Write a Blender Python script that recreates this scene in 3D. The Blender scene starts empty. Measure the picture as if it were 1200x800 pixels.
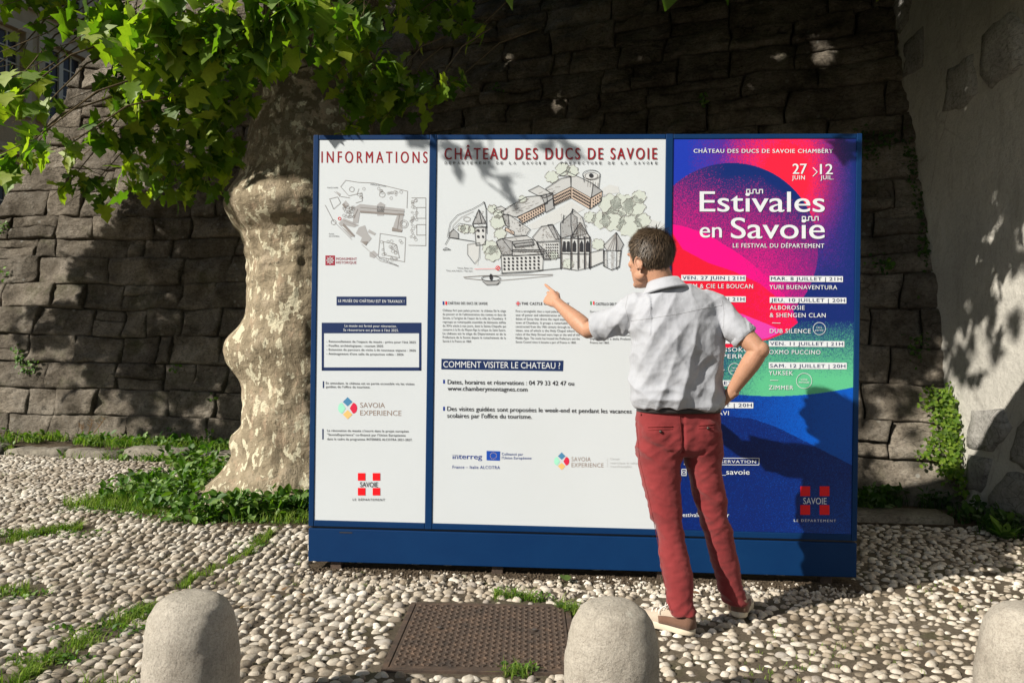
import bpy, bmesh, math, random
import numpy as np
from mathutils import Vector, Matrix, noise as mnoise
R = math.radians
scene = bpy.context.scene
COL = scene.collection
rng = np.random.default_rng(7)
random.seed(7)

# ---------------------------------------------------------------- camera
CAM_H = 1.28
FPX = 950.0
ROLL = 0.01275
cd = bpy.data.cameras.new('camera')
cam = bpy.data.objects.new('camera', cd)
COL.objects.link(cam)
cd.sensor_width = 36.0
cd.lens = FPX / 1200 * 36.0
cd.clip_start = 0.05
cd.clip_end = 500
cam.matrix_world = Matrix.Translation((0, 0, CAM_H)) @ Matrix.Rotation(-ROLL, 4, 'Y') @ Matrix.Rotation(R(90), 4, 'X')
scene.camera = cam

# ---------------------------------------------------------------- sky and sun
SUN_T = Vector((1.6, 1.0, -1.12)).normalized()      # direction the light travels
w = bpy.data.worlds.new('World')
scene.world = w
w.use_nodes = True
wn = w.node_tree
bgn = wn.nodes['Background']
sky = wn.nodes.new('ShaderNodeTexSky')
sky.sky_type = 'NISHITA'
sky.sun_disc = False
S = -SUN_T
sky.sun_elevation = math.asin(S.z)
sky.sun_rotation = math.atan2(S.x, S.y)
wn.links.new(sky.outputs[0], bgn.inputs[0])
bgn.inputs[1].default_value = 0.05
sd = bpy.data.lights.new('sun', 'SUN')
sd.energy = 5.0
sd.angle = R(0.53)
sd.color = (1.0, 0.93, 0.82)
sun = bpy.data.objects.new('sun', sd)
COL.objects.link(sun)
sun.rotation_euler = SUN_T.to_track_quat('-Z', 'Y').to_euler()
sun.location = (-8, -5, 8)
vs = scene.view_settings
vs.view_transform = 'Standard'
vs.look = 'None'
vs.exposure = 0.66
vs.gamma = 1.0

# ---------------------------------------------------------------- projection helpers (photograph pixel -> point in the place)
CR, SR = math.cos(ROLL), math.sin(ROLL)
def ray(px, py):
    u, v = px - 600.0, py - 400.0
    return Vector(((u*CR + v*SR)/FPX, 1.0, -(-u*SR + v*CR)/FPX))
def atY(px, py, Y):
    return Vector((0, 0, CAM_H)) + ray(px, py)*Y
def ground(px, py, z=0.0):
    r = ray(px, py)
    return Vector((0, 0, CAM_H)) + r*((z - CAM_H)/r.z)
def atX(px, py, X):
    r = ray(px, py)
    return Vector((0, 0, CAM_H)) + r*(X/r.x)
def topx(P):
    x, y, z = P[0], P[1], P[2]-CAM_H
    y = max(y, 0.05)
    u, v = x/y*FPX, -z/y*FPX
    return 600 + u*CR - v*SR, 400 + u*SR + v*CR

# ---------------------------------------------------------------- object helpers
def tag(o, label=None, cat=None, group=None, kind=None):
    if label: o['label'] = label
    if cat: o['category'] = cat
    if group: o['group'] = group
    if kind: o['kind'] = kind
    return o
def empty(name, loc, label=None, cat=None, group=None, kind=None):
    o = bpy.data.objects.new(name, None)
    COL.objects.link(o)
    o.location = loc
    o.empty_display_size = 0.1
    return tag(o, label, cat, group, kind)
def adopt(o, parent):
    if parent is not None:
        o.parent = parent
        o.matrix_parent_inverse = Matrix.Translation(-Vector(parent.location))
    return o
def mesh_from(verts, faces, smooth=False):
    me = bpy.data.meshes.new('m')
    if isinstance(verts, np.ndarray) and isinstance(faces, np.ndarray):
        nv, nf, k = len(verts), len(faces), faces.shape[1]
        me.vertices.add(nv)
        me.vertices.foreach_set('co', verts.astype(np.float32).ravel())
        me.loops.add(nf*k)
        me.loops.foreach_set('vertex_index', faces.astype(np.int32).ravel())
        me.polygons.add(nf)
        me.polygons.foreach_set('loop_start', np.arange(0, nf*k, k, dtype=np.int32))
        me.polygons.foreach_set('loop_total', np.full(nf, k, dtype=np.int32))
        me.update(calc_edges=True)
    else:
        me.from_pydata([tuple(v) for v in verts], [], [tuple(f) for f in faces])
    if smooth:
        me.polygons.foreach_set('use_smooth', np.ones(len(me.polygons), dtype=bool))
    me.update()
    return me
def mk(name, verts, faces, mat, parent=None, smooth=False):
    me = mesh_from(verts, faces, smooth)
    me.name = name
    o = bpy.data.objects.new(name, me)
    if mat: me.materials.append(mat)
    COL.objects.link(o)
    adopt(o, parent)
    return o
class MB:
    def __init__(s): s.v = []; s.f = []
    def add(s, v, f):
        n = len(s.v)
        s.v += [tuple(p) for p in v]
        s.f += [tuple(i+n for i in q) for q in f]
        return s
    def box(s, x0, x1, y0, y1, z0, z1, fn=None, bev=0.0):
        P = [(x, y, z) for x in (x0, x1) for y in (y0, y1) for z in (z0, z1)]
        if fn: P = [fn(*p) for p in P]
        return s.add(P, [(0,1,3,2),(4,6,7,5),(0,4,5,1),(2,3,7,6),(0,2,6,4),(1,5,7,3)])
    def tube(s, pts, rad, n=8, cap=True):
        pts = [Vector(p) for p in pts]
        if not hasattr(rad, '__len__'): rad = [rad]*len(pts)
        V = []; F = []
        d0 = (pts[1]-pts[0]).normalized()
        up = Vector((0,0,1)) if abs(d0.z) < .9 else Vector((1,0,0))
        a = d0.cross(up).normalized()
        for i, p in enumerate(pts):
            d = (pts[min(i+1, len(pts)-1)] - pts[max(i-1, 0)]).normalized()
            a = (a - d*a.dot(d)).normalized()
            b = d.cross(a)
            for k in range(n):
                t = 2*math.pi*k/n
                V.append(p + (a*math.cos(t) + b*math.sin(t))*rad[i])
        for i in range(len(pts)-1):
            for k in range(n):
                k2 = (k+1) % n
                F.append((i*n+k, i*n+k2, (i+1)*n+k2, (i+1)*n+k))
        if cap:
            F.append(tuple(reversed(range(n))))
            F.append(tuple((len(pts)-1)*n+k for k in range(n)))
        return s.add(V, F)
    def loft(s, rings, n=20, ex=2.0):
        # rings: (centre, axis_a, axis_b), closed with fans
        V = []; F = []
        for c, a, b in rings:
            c, a, b = Vector(c), Vector(a), Vector(b)
            for k in range(n):
                t = 2*math.pi*k/n
                ct, st = math.cos(t), math.sin(t)
                ct = math.copysign(abs(ct)**(2/ex), ct); st = math.copysign(abs(st)**(2/ex), st)
                V.append(c + a*ct + b*st)
        m = len(rings)
        for i in range(m-1):
            for k in range(n):
                k2 = (k+1) % n
                F.append((i*n+k, i*n+k2, (i+1)*n+k2, (i+1)*n+k))
        V.append(Vector(rings[0][0])); V.append(Vector(rings[-1][0]))
        for k in range(n):
            k2 = (k+1) % n
            F.append((m*n, k2, k)); F.append((m*n+1, (m-1)*n+k, (m-1)*n+k2))
        return s.add(V, F)
    def ell(s, c, r, M=None, n=16, m=10):
        c = Vector(c); rings = []
        V = []; F = []
        for i in range(1, m):
            ph = math.pi*i/m
            for k in range(n):
                t = 2*math.pi*k/n
                p = Vector((r[0]*math.sin(ph)*math.cos(t), r[1]*math.sin(ph)*math.sin(t), r[2]*math.cos(ph)))
                V.append(c + (M @ p if M is not None else p))
        top = Vector((0,0,r[2])); bot = -top
        V.append(c + (M @ top if M is not None else top)); V.append(c + (M @ bot if M is not None else bot))
        for i in range(m-2):
            for k in range(n):
                k2 = (k+1) % n
                F.append((i*n+k, (i+1)*n+k, (i+1)*n+k2, i*n+k2))
        T = (m-1)*n
        for k in range(n):
            k2 = (k+1) % n
            F.append((T, k, k2)); F.append((T+1, (m-2)*n+k2, (m-2)*n+k))
        return s.add(V, F)
    def xf(s, M):
        s.v = [tuple(M @ Vector(p)) for p in s.v]
        return s
    def join(s, o): return s.add(o.v, o.f)
    def build(s, name, mat, parent=None, smooth=False, bevel=0.0):
        o = mk(name, s.v, s.f, mat, parent, smooth)
        if bevel:
            bm = bmesh.new(); bm.from_mesh(o.data)
            bmesh.ops.bevel(bm, geom=bm.edges[:], offset=bevel, segments=2, affect='EDGES', profile=0.6)
            bm.to_mesh(o.data); bm.free()
        return o
def remesh(mb, voxel, smooth_it=4, fac=0.5):
    """union of overlapping closed shapes as ONE continuous skin"""
    me = mesh_from(mb.v, mb.f)
    bm = bmesh.new(); bm.from_mesh(me)
    bmesh.ops.recalc_face_normals(bm, faces=bm.faces[:])
    bm.to_mesh(me); bm.free()
    o = bpy.data.objects.new('tmp', me); COL.objects.link(o)
    m = o.modifiers.new('r', 'REMESH'); m.mode = 'VOXEL'; m.voxel_size = voxel
    if smooth_it:
        sm = o.modifiers.new('s', 'SMOOTH'); sm.factor = fac; sm.iterations = smooth_it
    dg = bpy.context.evaluated_depsgraph_get()
    out = bpy.data.meshes.new_from_object(o.evaluated_get(dg))
    bpy.data.objects.remove(o)
    out.polygons.foreach_set('use_smooth', np.ones(len(out.polygons), dtype=bool))
    return out
def displace(me, fn):
    n = len(me.vertices)
    co = np.empty(n*3, np.float32); me.vertices.foreach_get('co', co)
    no = np.empty(n*3, np.float32); me.vertices.foreach_get('normal', no)
    co = co.reshape(-1, 3); no = no.reshape(-1, 3)
    d = np.array([fn(c, m) for c, m in zip(co.tolist(), no.tolist())], np.float32)
    co += no*d[:, None]
    me.vertices.foreach_set('co', co.ravel()); me.update()
def link_mesh(name, me, mat, parent):
    o = bpy.data.objects.new(name, me); me.name = name
    me.materials.clear(); me.materials.append(mat)
    COL.objects.link(o); adopt(o, parent)
    return o

# ---------------------------------------------------------------- materials
class Mat:
    def __init__(s, name, rough=0.8, spec=0.3):
        s.m = bpy.data.materials.new(name); s.m.use_nodes = True
        s.nt = s.m.node_tree; s.b = s.nt.nodes['Principled BSDF']
        s.b.inputs['Roughness'].default_value = rough
        s.b.inputs['Specular IOR Level'].default_value = spec
        s.tc = s.nt.nodes.new('ShaderNodeTexCoord')
        s.co = s.tc.outputs['Object']
    def N(s, t, **kw):
        n = s.nt.nodes.new(t)
        for k, v in kw.items():
            if k.startswith('i_'):
                n.inputs[k[2:].replace('_', ' ')].default_value = v
            else: setattr(n, k, v)
        return n
    def L(s, a, b): s.nt.links.new(a, b)
    def noise(s, scale, detail=4, rough=0.6, co=None, stretch=None):
        n = s.N('ShaderNodeTexNoise', i_Scale=scale, i_Detail=detail, i_Roughness=rough)
        c = co or s.co
        if stretch:
            mp = s.N('ShaderNodeMapping'); mp.inputs['Scale'].default_value = stretch
            s.L(c, mp.inputs[0]); c = mp.outputs[0]
        s.L(c, n.inputs['Vector'])
        return n.outputs['Fac']
    def voro(s, scale, feature='F1', out='Distance', stretch=None, rnd=1.0):
        n = s.N('ShaderNodeTexVoronoi', feature=feature); n.inputs['Scale'].default_value = scale
        n.inputs['Randomness'].default_value = rnd
        c = s.co
        if stretch:
            mp = s.N('ShaderNodeMapping'); mp.inputs['Scale'].default_value = stretch
            s.L(c, mp.inputs[0]); c = mp.outputs[0]
        s.L(c, n.inputs['Vector'])
        return n.outputs[out]
    def ramp(s, fac, stops, interp='LINEAR'):
        n = s.N('ShaderNodeValToRGB'); n.color_ramp.interpolation = interp
        e = n.color_ramp.elements
        while len(e) < len(stops): e.new(0.5)
        for el, (p, c) in zip(e, stops):
            el.position = p
            if not hasattr(c, '__len__'): c = (c, c, c)
            el.color = (*c, 1)
        s.L(fac, n.inputs[0])
        return n.outputs['Color']
    def mix(s, fac, a, b, mode='MIX'):
        n = s.N('ShaderNodeMix', data_type='RGBA', blend_type=mode)
        for sock, v in ((n.inputs[0], fac), (n.inputs[6], a), (n.inputs[7], b)):
            if hasattr(v, 'is_output'): s.L(v, sock)
            elif hasattr(v, '__len__'): sock.default_value = (*v, 1)
            else: sock.default_value = v
        return n.outputs[2]
    def math(s, op, a, b=0.0):
        n = s.N('ShaderNodeMath', operation=op)
        for sock, v in ((n.inputs[0], a), (n.inputs[1], b)):
            if hasattr(v, 'is_output'): s.L(v, sock)
            else: sock.default_value = v
        return n.outputs[0]
    def color(s, c):
        if hasattr(c, 'is_output'): s.L(c, s.b.inputs['Base Color'])
        else: s.b.inputs['Base Color'].default_value = (*c, 1)
        return s
    def bump(s, h, dist=0.01, strength=1.0):
        n = s.N('ShaderNodeBump'); n.inputs['Distance'].default_value = dist; n.inputs['Strength'].default_value = strength
        s.L(h, n.inputs['Height'])
        prev = s.b.inputs['Normal'].links
        if prev: s.L(prev[0].from_socket, n.inputs['Normal'])
        s.L(n.outputs[0], s.b.inputs['Normal'])
        return s
    def rough(s, v):
        if hasattr(v, 'is_output'): s.L(v, s.b.inputs['Roughness'])
        else: s.b.inputs['Roughness'].default_value = v
        return s
    def objrand(s):
        n = s.N('ShaderNodeObjectInfo'); return n.outputs['Random']
    def islrand(s):
        n = s.N('ShaderNodeNewGeometry'); return n.outputs['Random Per Island']
def srgb(r, g, b):
    f = lambda c: (c/255/12.92) if c/255 <= .04045 else ((c/255+.055)/1.055)**2.4
    return (f(r), f(g), f(b))
def flat(name, c, rough=0.6, spec=0.3, metal=0.0):
    m = Mat(name, rough, spec); m.color(c); m.b.inputs['Metallic'].default_value = metal
    return m.m

def stone_material(name, c_dark, c_mid, c_light, moss=0.25, lich=0.5, bumpd=0.02, rnd='obj'):
    m = Mat(name, 0.92, 0.15)
    base = m.ramp(m.noise(3.0, 8, 0.7), [(0.3, c_dark), (0.5, c_mid), (0.72, c_light)])
    r = m.objrand() if rnd == 'obj' else m.islrand()
    base = m.mix(1.0, base, m.ramp(r, [(0, 0.72), (1, 1.18)]), 'MULTIPLY')
    pits = m.ramp(m.noise(38, 6, 0.75), [(0.36, 0.45), (0.52, 1.0)])
    base = m.mix(0.8, base, pits, 'MULTIPLY')
    spots = m.ramp(m.voro(9), [(0.10, 1.0), (0.20, 0.0)])
    sm = m.math('MULTIPLY', spots, m.ramp(m.noise(1.7, 3), [(0.5, 0), (0.62, lich)]))
    base = m.mix(sm, base, (0.42, 0.41, 0.37))
    crk = m.ramp(m.voro(5.5, 'DISTANCE_TO_EDGE', 'Distance', stretch=(1, 1, 2.4)), [(0.0, 0.30), (0.035, 1.0)])
    base = m.mix(m.ramp(m.noise(3.1, 3), [(.45, 0.0), (.6, .8)]), base, m.mix(1.0, base, crk, 'MULTIPLY'))
    stain = m.ramp(m.noise(1.1, 5, .7), [(.38, .68), (.6, 1.05)])
    base = m.mix(1.0, base, stain, 'MULTIPLY')
    mo = m.ramp(m.noise(2.2, 5, 0.7), [(0.55, 0.0), (0.7, moss)])
    base = m.mix(mo, base, (0.05, 0.06, 0.022))
    m.color(base)
    m.bump(m.noise(48, 8, 0.8), bumpd*0.5, 1.0)
    m.bump(m.noise(13, 6, 0.7, stretch=(1, 1, 1.9)), bumpd*1.3, 0.9)
    return m.m
M = {}
M['stone'] = stone_material('wall_stone', (0.095, 0.078, 0.058), (0.26, 0.225, 0.18), (0.45, 0.405, 0.34), 0.6, 0.8, 0.05)
M['ledge'] = stone_material('ledge_stone', (0.12, 0.105, 0.085), (0.22, 0.20, 0.165), (0.32, 0.295, 0.25), 0.5, 0.4, 0.015)
M['quoin'] = stone_material('quoin_stone', (0.20, 0.19, 0.175), (0.33, 0.32, 0.30), (0.44, 0.43, 0.41), 0.1, 0.3, 0.015)
m = Mat('mortar', 0.95, 0.1)
m.color(m.mix(m.ramp(m.noise(6, 6), [(0.4, 0), (0.7, 0.7)]), (0.075, 0.065, 0.05), (0.04, 0.045, 0.02)))
m.bump(m.noise(25, 8, 0.8), 0.03)
M['mortar'] = m.m
m = Mat('plaster', 0.95, 0.1)
c = m.ramp(m.noise(1.6, 6, 0.65), [(0.3, (0.35, 0.34, 0.31)), (0.7, (0.45, 0.435, 0.395))])
c = m.mix(0.55, c, m.ramp(m.noise(45, 6, 0.8), [(0.33, 0.55), (0.5, 1.05)]), 'MULTIPLY')
cr = m.ramp(m.voro(0.9, 'DISTANCE_TO_EDGE', 'Distance', stretch=(1, 1, 0.7)), [(0.0, 1.0), (0.008, 0.0)])
c = m.mix(m.math('MULTIPLY', cr, m.ramp(m.noise(1.3, 3), [(.5, 0.0), (.6, .4)])), c, (0.08, 0.072, 0.06))
c = m.mix(m.ramp(m.noise(5, 4, 0.7, stretch=(1, 1, 0.25)), [(0.55, 0.0), (0.72, 0.35)]), c, (0.13, 0.125, 0.10))
m.color(c); m.bump(m.noise(7, 6, 0.6), 0.03); m.bump(m.noise(80, 6, 0.8), 0.006)
M['plaster'] = m.m
m = Mat('facade_plaster', 0.9, 0.1)
m.color(m.ramp(m.noise(2.5, 6, 0.7), [(0.3, (0.40, 0.30, 0.19)), (0.7, (0.54, 0.42, 0.28))]))
m.bump(m.noise(20, 6, 0.7), 0.01)
M['facade'] = m.m
M['facade_trim'] = flat('facade_trim', (0.52, 0.42, 0.30), 0.85, 0.1)
M['window_paint'] = flat('window_paint', (0.62, 0.56, 0.46), 0.6, .15)
M['window_dark'] = flat('window_reveal', (0.09, 0.08, 0.075), 0.7)
m = Mat('window_glass', 0.25, 0.25); m.color((0.045, 0.04, 0.045)); M['window_glass'] = m.m

# ground between the cobbles
m = Mat('cobble_bedding', 0.95, 0.1)
c = m.ramp(m.noise(1.3, 5), [(0.35, (0.075, 0.060, 0.043)), (0.65, (0.155, 0.13, 0.098))])
c = m.mix(0.7, c, m.ramp(m.noise(60, 5, 0.8), [(0.35, 0.5), (0.6, 1.15)]), 'MULTIPLY')
c = m.mix(m.ramp(m.noise(2.7, 6, 0.7), [(0.52, 0.0), (0.68, 0.55)]), c, (0.055, 0.065, 0.02))
m.color(c); m.bump(m.noise(90, 6, 0.8), 0.008)
M['bedding'] = m.m
m = Mat('soil', 0.97, 0.05)
m.color(m.ramp(m.noise(25, 8, 0.8), [(0.35, (0.05, 0.038, 0.026)), (0.65, (0.16, 0.125, 0.09))]))
m.bump(m.noise(50, 8, 0.8), 0.02)
M['soil'] = m.m
def cobble_mat(name, rnd):
    m = Mat(name, 0.62, 0.35)
    r = m.objrand() if rnd == 'obj' else m.islrand()
    c = m.ramp(r, [(0.0, (0.21, 0.175, 0.13)), (0.25, (0.37, 0.325, 0.265)), (0.55, (0.50, 0.45, 0.375)), (0.88, (0.64, 0.60, 0.53)), (1.0, (0.28, 0.255, 0.23))])
    c = m.mix(0.55, c, m.ramp(m.noise(70, 5, 0.75), [(0.36, 0.45), (0.58, 1.12)]), 'MULTIPLY')
    c = m.mix(m.ramp(m.noise(0.9, 4), [(0.42, 0.0), (0.66, 0.6)]), c, (0.20, 0.155, 0.105))
    m.color(c); m.bump(m.noise(120, 4, 0.7), 0.002)
    return m.m
M['cobble'] = cobble_mat('cobble_stone', 'obj')
M['cobbles'] = cobble_mat('cobble_field', 'isl')
def bollard_mat():
    m = Mat('bollard_stone', 0.9, 0.15)
    c = m.ramp(m.noise(5, 8, 0.7), [(0.3, (0.27, 0.24, 0.20)), (0.5, (0.42, 0.385, 0.33)), (0.72, (0.53, 0.49, 0.425))])
    c = m.mix(0.6, c, m.ramp(m.noise(130, 4, 0.85), [(0.36, 0.5), (0.54, 1.1)]), 'MULTIPLY')
    c = m.mix(m.ramp(m.noise(2.6, 7, .75), [(.50, 0.0), (.68, .6)]), c, (0.20, 0.18, 0.145))
    c = m.mix(m.ramp(m.voro(7), [(.05, .8), (.12, 0.0)]), c, (0.50, 0.48, 0.42))
    c = m.mix(m.ramp(m.noise(4, 5, 0.8, stretch=(1, 1, 0.4)), [(0.56, 0.0), (0.74, 0.55)]), c, (0.16, 0.15, 0.125))
    m.color(c); m.bump(m.noise(150, 6, 0.8), 0.006); m.bump(m.noise(22, 5, 0.7), 0.008)
    return m.m
M['bollard'] = bollard_mat()
m = Mat('rusty_iron', 0.75, 0.4)
m.color(m.ramp(m.noise(14, 8, 0.75), [(0.3, (0.035, 0.027, 0.022)), (0.55, (0.085, 0.058, 0.042)), (0.8, (0.16, 0.10, 0.065))]))
m.b.inputs['Metallic'].default_value = 0.25
m.bump(m.noise(80, 6, 0.8), 0.003)
M['iron'] = m.m
def green(name, c0, c1, c2, trans=0.45, rnd='isl', gloss=0.06, rough=0.65):
    m = Mat(name)
    r = m.objrand() if rnd == 'obj' else m.islrand()
    c = m.ramp(r, [(0.0, c0), (0.5, c1), (1.0, c2)])
    c = m.mix(0.35, c, m.ramp(m.noise(30 if rnd == 'isl' else 9, 4, 0.6), [(0.35, 0.6), (0.65, 1.15)]), 'MULTIPLY')
    nt = m.nt
    nt.nodes.remove(m.b)
    d = m.N('ShaderNodeBsdfDiffuse'); t = m.N('ShaderNodeBsdfTranslucent'); g = m.N('ShaderNodeBsdfGlossy')
    g.inputs['Roughness'].default_value = rough; g.inputs['Color'].default_value = (0.8, 0.85, 0.75, 1)
    tcol = m.mix(1.0, c, (1.6, 2.0, 0.55), 'MULTIPLY')
    m.L(c, d.inputs[0]); m.L(tcol, t.inputs[0])
    a = m.N('ShaderNodeMixShader'); a.inputs[0].default_value = trans
    m.L(d.outputs[0], a.inputs[1]); m.L(t.outputs[0], a.inputs[2])
    fr = m.N('ShaderNodeFresnel'); fr.inputs[0].default_value = 1.4
    f2 = m.math('ADD', m.math('MULTIPLY', fr.outputs[0], 0.07), gloss*0.10)
    b = m.N('ShaderNodeMixShader'); m.L(f2, b.inputs[0])
    m.L(a.outputs[0], b.inputs[1]); m.L(g.outputs[0], b.inputs[2])
    m.L(b.outputs[0], nt.nodes['Material Output'].inputs[0])
    return m.m
LC = ((0.045, 0.10, 0.010), (0.12, 0.20, 0.016), (0.28, 0.33, 0.032))
M['leaf'] = green('plane_leaf', *LC, 0.5, 'obj')
M['leaves'] = green('plane_foliage', *LC, 0.5, 'isl')
M['grass'] = green('grass_blades', (0.07, 0.13, 0.018), (0.15, 0.24, 0.03), (0.26, 0.33, 0.07), 0.4)
M['drygrass'] = green('dry_grass_blades', (0.12, 0.14, 0.035), (0.18, 0.19, 0.06), (0.27, 0.23, 0.11), 0.35)
M['weed'] = green('weed_leaves', (0.035, 0.095, 0.015), (0.075, 0.16, 0.02), (0.15, 0.24, 0.04), 0.35)
M['creeper'] = green('creeper_leaves', (0.06, 0.12, 0.015), (0.12, 0.20, 0.02), (0.20, 0.27, 0.035), 0.45)
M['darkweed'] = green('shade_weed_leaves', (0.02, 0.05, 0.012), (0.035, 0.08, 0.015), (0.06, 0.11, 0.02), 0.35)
M['deadleaf'] = green('dead_leaves', (0.12, 0.06, 0.03), (0.20, 0.11, 0.05), (0.30, 0.20, 0.09), 0.2)
M['twig'] = flat('twig_bark', (0.10, 0.075, 0.045), 0.9, 0.1)
# plane-tree bark
m = Mat('plane_bark', 0.85, 0.2)
wv = m.N('ShaderNodeTexNoise'); wv.inputs['Scale'].default_value = 4.0; m.L(m.co, wv.inputs['Vector'])
wm = m.N('ShaderNodeVectorMath', operation='SCALE'); m.L(wv.outputs['Color'], wm.inputs[0]); wm.inputs['Scale'].default_value = 0.10
wa = m.N('ShaderNodeVectorMath', operation='ADD'); m.L(m.co, wa.inputs[0]); m.L(wm.outputs[0], wa.inputs[1])
m.co = wa.outputs[0]
c = m.ramp(m.noise(4.5, 5, 0.7), [(0.35, (0.15, 0.12, 0.08)), (0.5, (0.27, 0.225, 0.155)), (0.65, (0.36, 0.30, 0.22))])
pat = m.noise(15, 3, 0.55, stretch=(1, 1, 0.6))
c = m.mix(m.ramp(pat, [(0.56, 0), (0.572, 0.9)]), c, (0.58, 0.54, 0.40))
pat2 = m.noise(9, 4, 0.6, stretch=(1.3, 1.3, 0.7))
c = m.mix(m.ramp(pat2, [(0.60, 0), (0.615, 0.55)]), c, (0.36, 0.27, 0.19))
pat3 = m.noise(22, 3, 0.6)
c = m.mix(m.ramp(pat3, [(0.62, 0), (0.63, 0.6)]), c, (0.15, 0.13, 0.09))
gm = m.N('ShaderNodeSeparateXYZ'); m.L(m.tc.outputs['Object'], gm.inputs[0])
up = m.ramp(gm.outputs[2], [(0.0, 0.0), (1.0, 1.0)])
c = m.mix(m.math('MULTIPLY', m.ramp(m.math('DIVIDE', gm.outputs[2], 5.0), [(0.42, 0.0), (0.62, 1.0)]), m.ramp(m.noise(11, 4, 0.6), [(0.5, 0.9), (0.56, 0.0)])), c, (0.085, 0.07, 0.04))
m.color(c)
m.bump(pat, 0.012, 0.5); m.bump(pat3, 0.01, .6); m.bump(m.noise(45, 6, 0.7, stretch=(1, 1, 0.5)), 0.015); m.bump(m.noise(16, 5, 0.7, stretch=(.8, .8, 1.6)), 0.03, 0.7)
M['bark'] = m.m
# ================================================================ GROUND
NZ = lambda x, y, z=0.0, s=1.0: mnoise.noise(Vector((x*s, y*s, z*s)))
g = []
xs = list(np.linspace(-60, 60, 25)); ys = list(np.linspace(-60, 60, 25))
V = [(x, y, 0.0) for y in ys for x in xs]
F = [(j*25+i, j*25+i+1, (j+1)*25+i+1, (j+1)*25+i) for j in range(24) for i in range(24)]
GROUND = mk('cobbled_ground', V, F, M['bedding'])
tag(GROUND, kind='structure')

# ================================================================ INFORMATION BOARD geometry constants
BX, BY, BYAW = -1.114, 4.495, -0.0614
BD = Vector((math.cos(BYAW), math.sin(BYAW), 0)); BN = Vector((math.sin(BYAW), -math.cos(BYAW), 0))
BW_, BZ0, BZ1 = 2.967, 0.05, 2.409
BO = Vector((BX, BY, 0))
def BP(s, z, off=0.0): return BO + BD*s + BN*off + Vector((0, 0, z))
def b2l(px, py):
    r = ray(px, py); C = Vector((0, 0, CAM_H))
    P = C + r*(BN.dot(BO - C)/BN.dot(r))
    return (P - BO).dot(BD), P.z

# ================================================================ RETAINING WALL
BAT = 0.27
wall_pts = [(-9.2, 9.75), (-5.9, 9.37), (-3.0, 9.0), (-1.0, 8.35), (1.0, 7.42), (3.5, 6.32), (4.4, 5.95)]
def catmull(P, n):
    out = []
    for i in range(len(P)-1):
        p0 = P[max(i-1, 0)]; p1 = P[i]; p2 = P[i+1]; p3 = P[min(i+2, len(P)-1)]
        for k in range(n):
            t = k/n
            out.append(tuple(0.5*((2*p1[j]) + (-p0[j]+p2[j])*t + (2*p0[j]-5*p1[j]+4*p2[j]-p3[j])*t*t + (-p0[j]+3*p1[j]-3*p2[j]+p3[j])*t**3) for j in (0, 1)))
    out.append(P[-1]); return out
wl = [Vector((a, b, 0)) for a, b in catmull(wall_pts, 8)]
wlen = [0.0]
for i in range(1, len(wl)): wlen.append(wlen[-1] + (wl[i]-wl[i-1]).length)
WL = wlen[-1]
def wallP(u, z, off=0.0):
    u = min(max(u, 0.0), WL-1e-4)
    i = max(0, min(len(wl)-2, int(np.searchsorted(wlen, u))-1))
    t = (u-wlen[i])/(wlen[i+1]-wlen[i])
    p = wl[i].lerp(wl[i+1], t)
    i0 = max(i-1, 0); i1 = min(i+2, len(wl)-1)
    d = (wl[i1]-wl[i0]).normalized()
    n = Vector((-d.y, d.x, 0))          # away from the square
    nn = (-n + Vector((0, 0, BAT))).normalized()
    return p + n*(BAT*z) + Vector((0, 0, z)) + nn*off
wall = empty('retaining_wall', wl[20], 'tall dark battered wall of rough coursed stone blocks behind the board and tree', 'wall')
ZT = 6.6
# the left end of the wall leans in: its corner is a sloping arris
def u_left(z): return 1.52 + 0.38*z
V = []; F = []
nu, nz = 90, 20
for j in range(nz+1):
    z = -0.1 + (ZT+0.1)*j/nz
    for i in range(nu+1):
        u = u_left(z) + 0.05 + (WL-u_left(z)-0.05)*i/nu
        V.append(wallP(u, z, -0.085))
for j in range(nz):
    for i in range(nu):
        a = j*(nu+1)+i; F.append((a, a+1, a+nu+2, a+nu+1))
# thickness: back face, end and top
nb = len(V)
for j in (0, nz):
    z = -0.1 + (ZT+0.1)*j/nz
    for i in range(nu+1):
        u = u_left(z) + 0.05 + (WL-u_left(z)-0.05)*i/nu
        p = wallP(u, z, 0); q = wallP(u, 0, 0)
        V.append(Vector((p.x+0.15, p.y + 1.6, z)))
for i in range(nu):
    a = nb+i; F.append((a+1, a, a+nu+1, a+nu+2)); F.append((nz*(nu+1)+i, nz*(nu+1)+i+1, nb+nu+1+i+1, nb+nu+1+i))
for j in range(nz):
    pass
F.append(tuple([j*(nu+1) for j in range(nz, -1, -1)] + [nb, nb+nu+1]))
mk('mortar_bed', V, F, M['mortar'], wall, True)
for p in wall.children[0].data.polygons:
    if len(p.vertices) > 4: p.use_smooth = False

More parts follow.
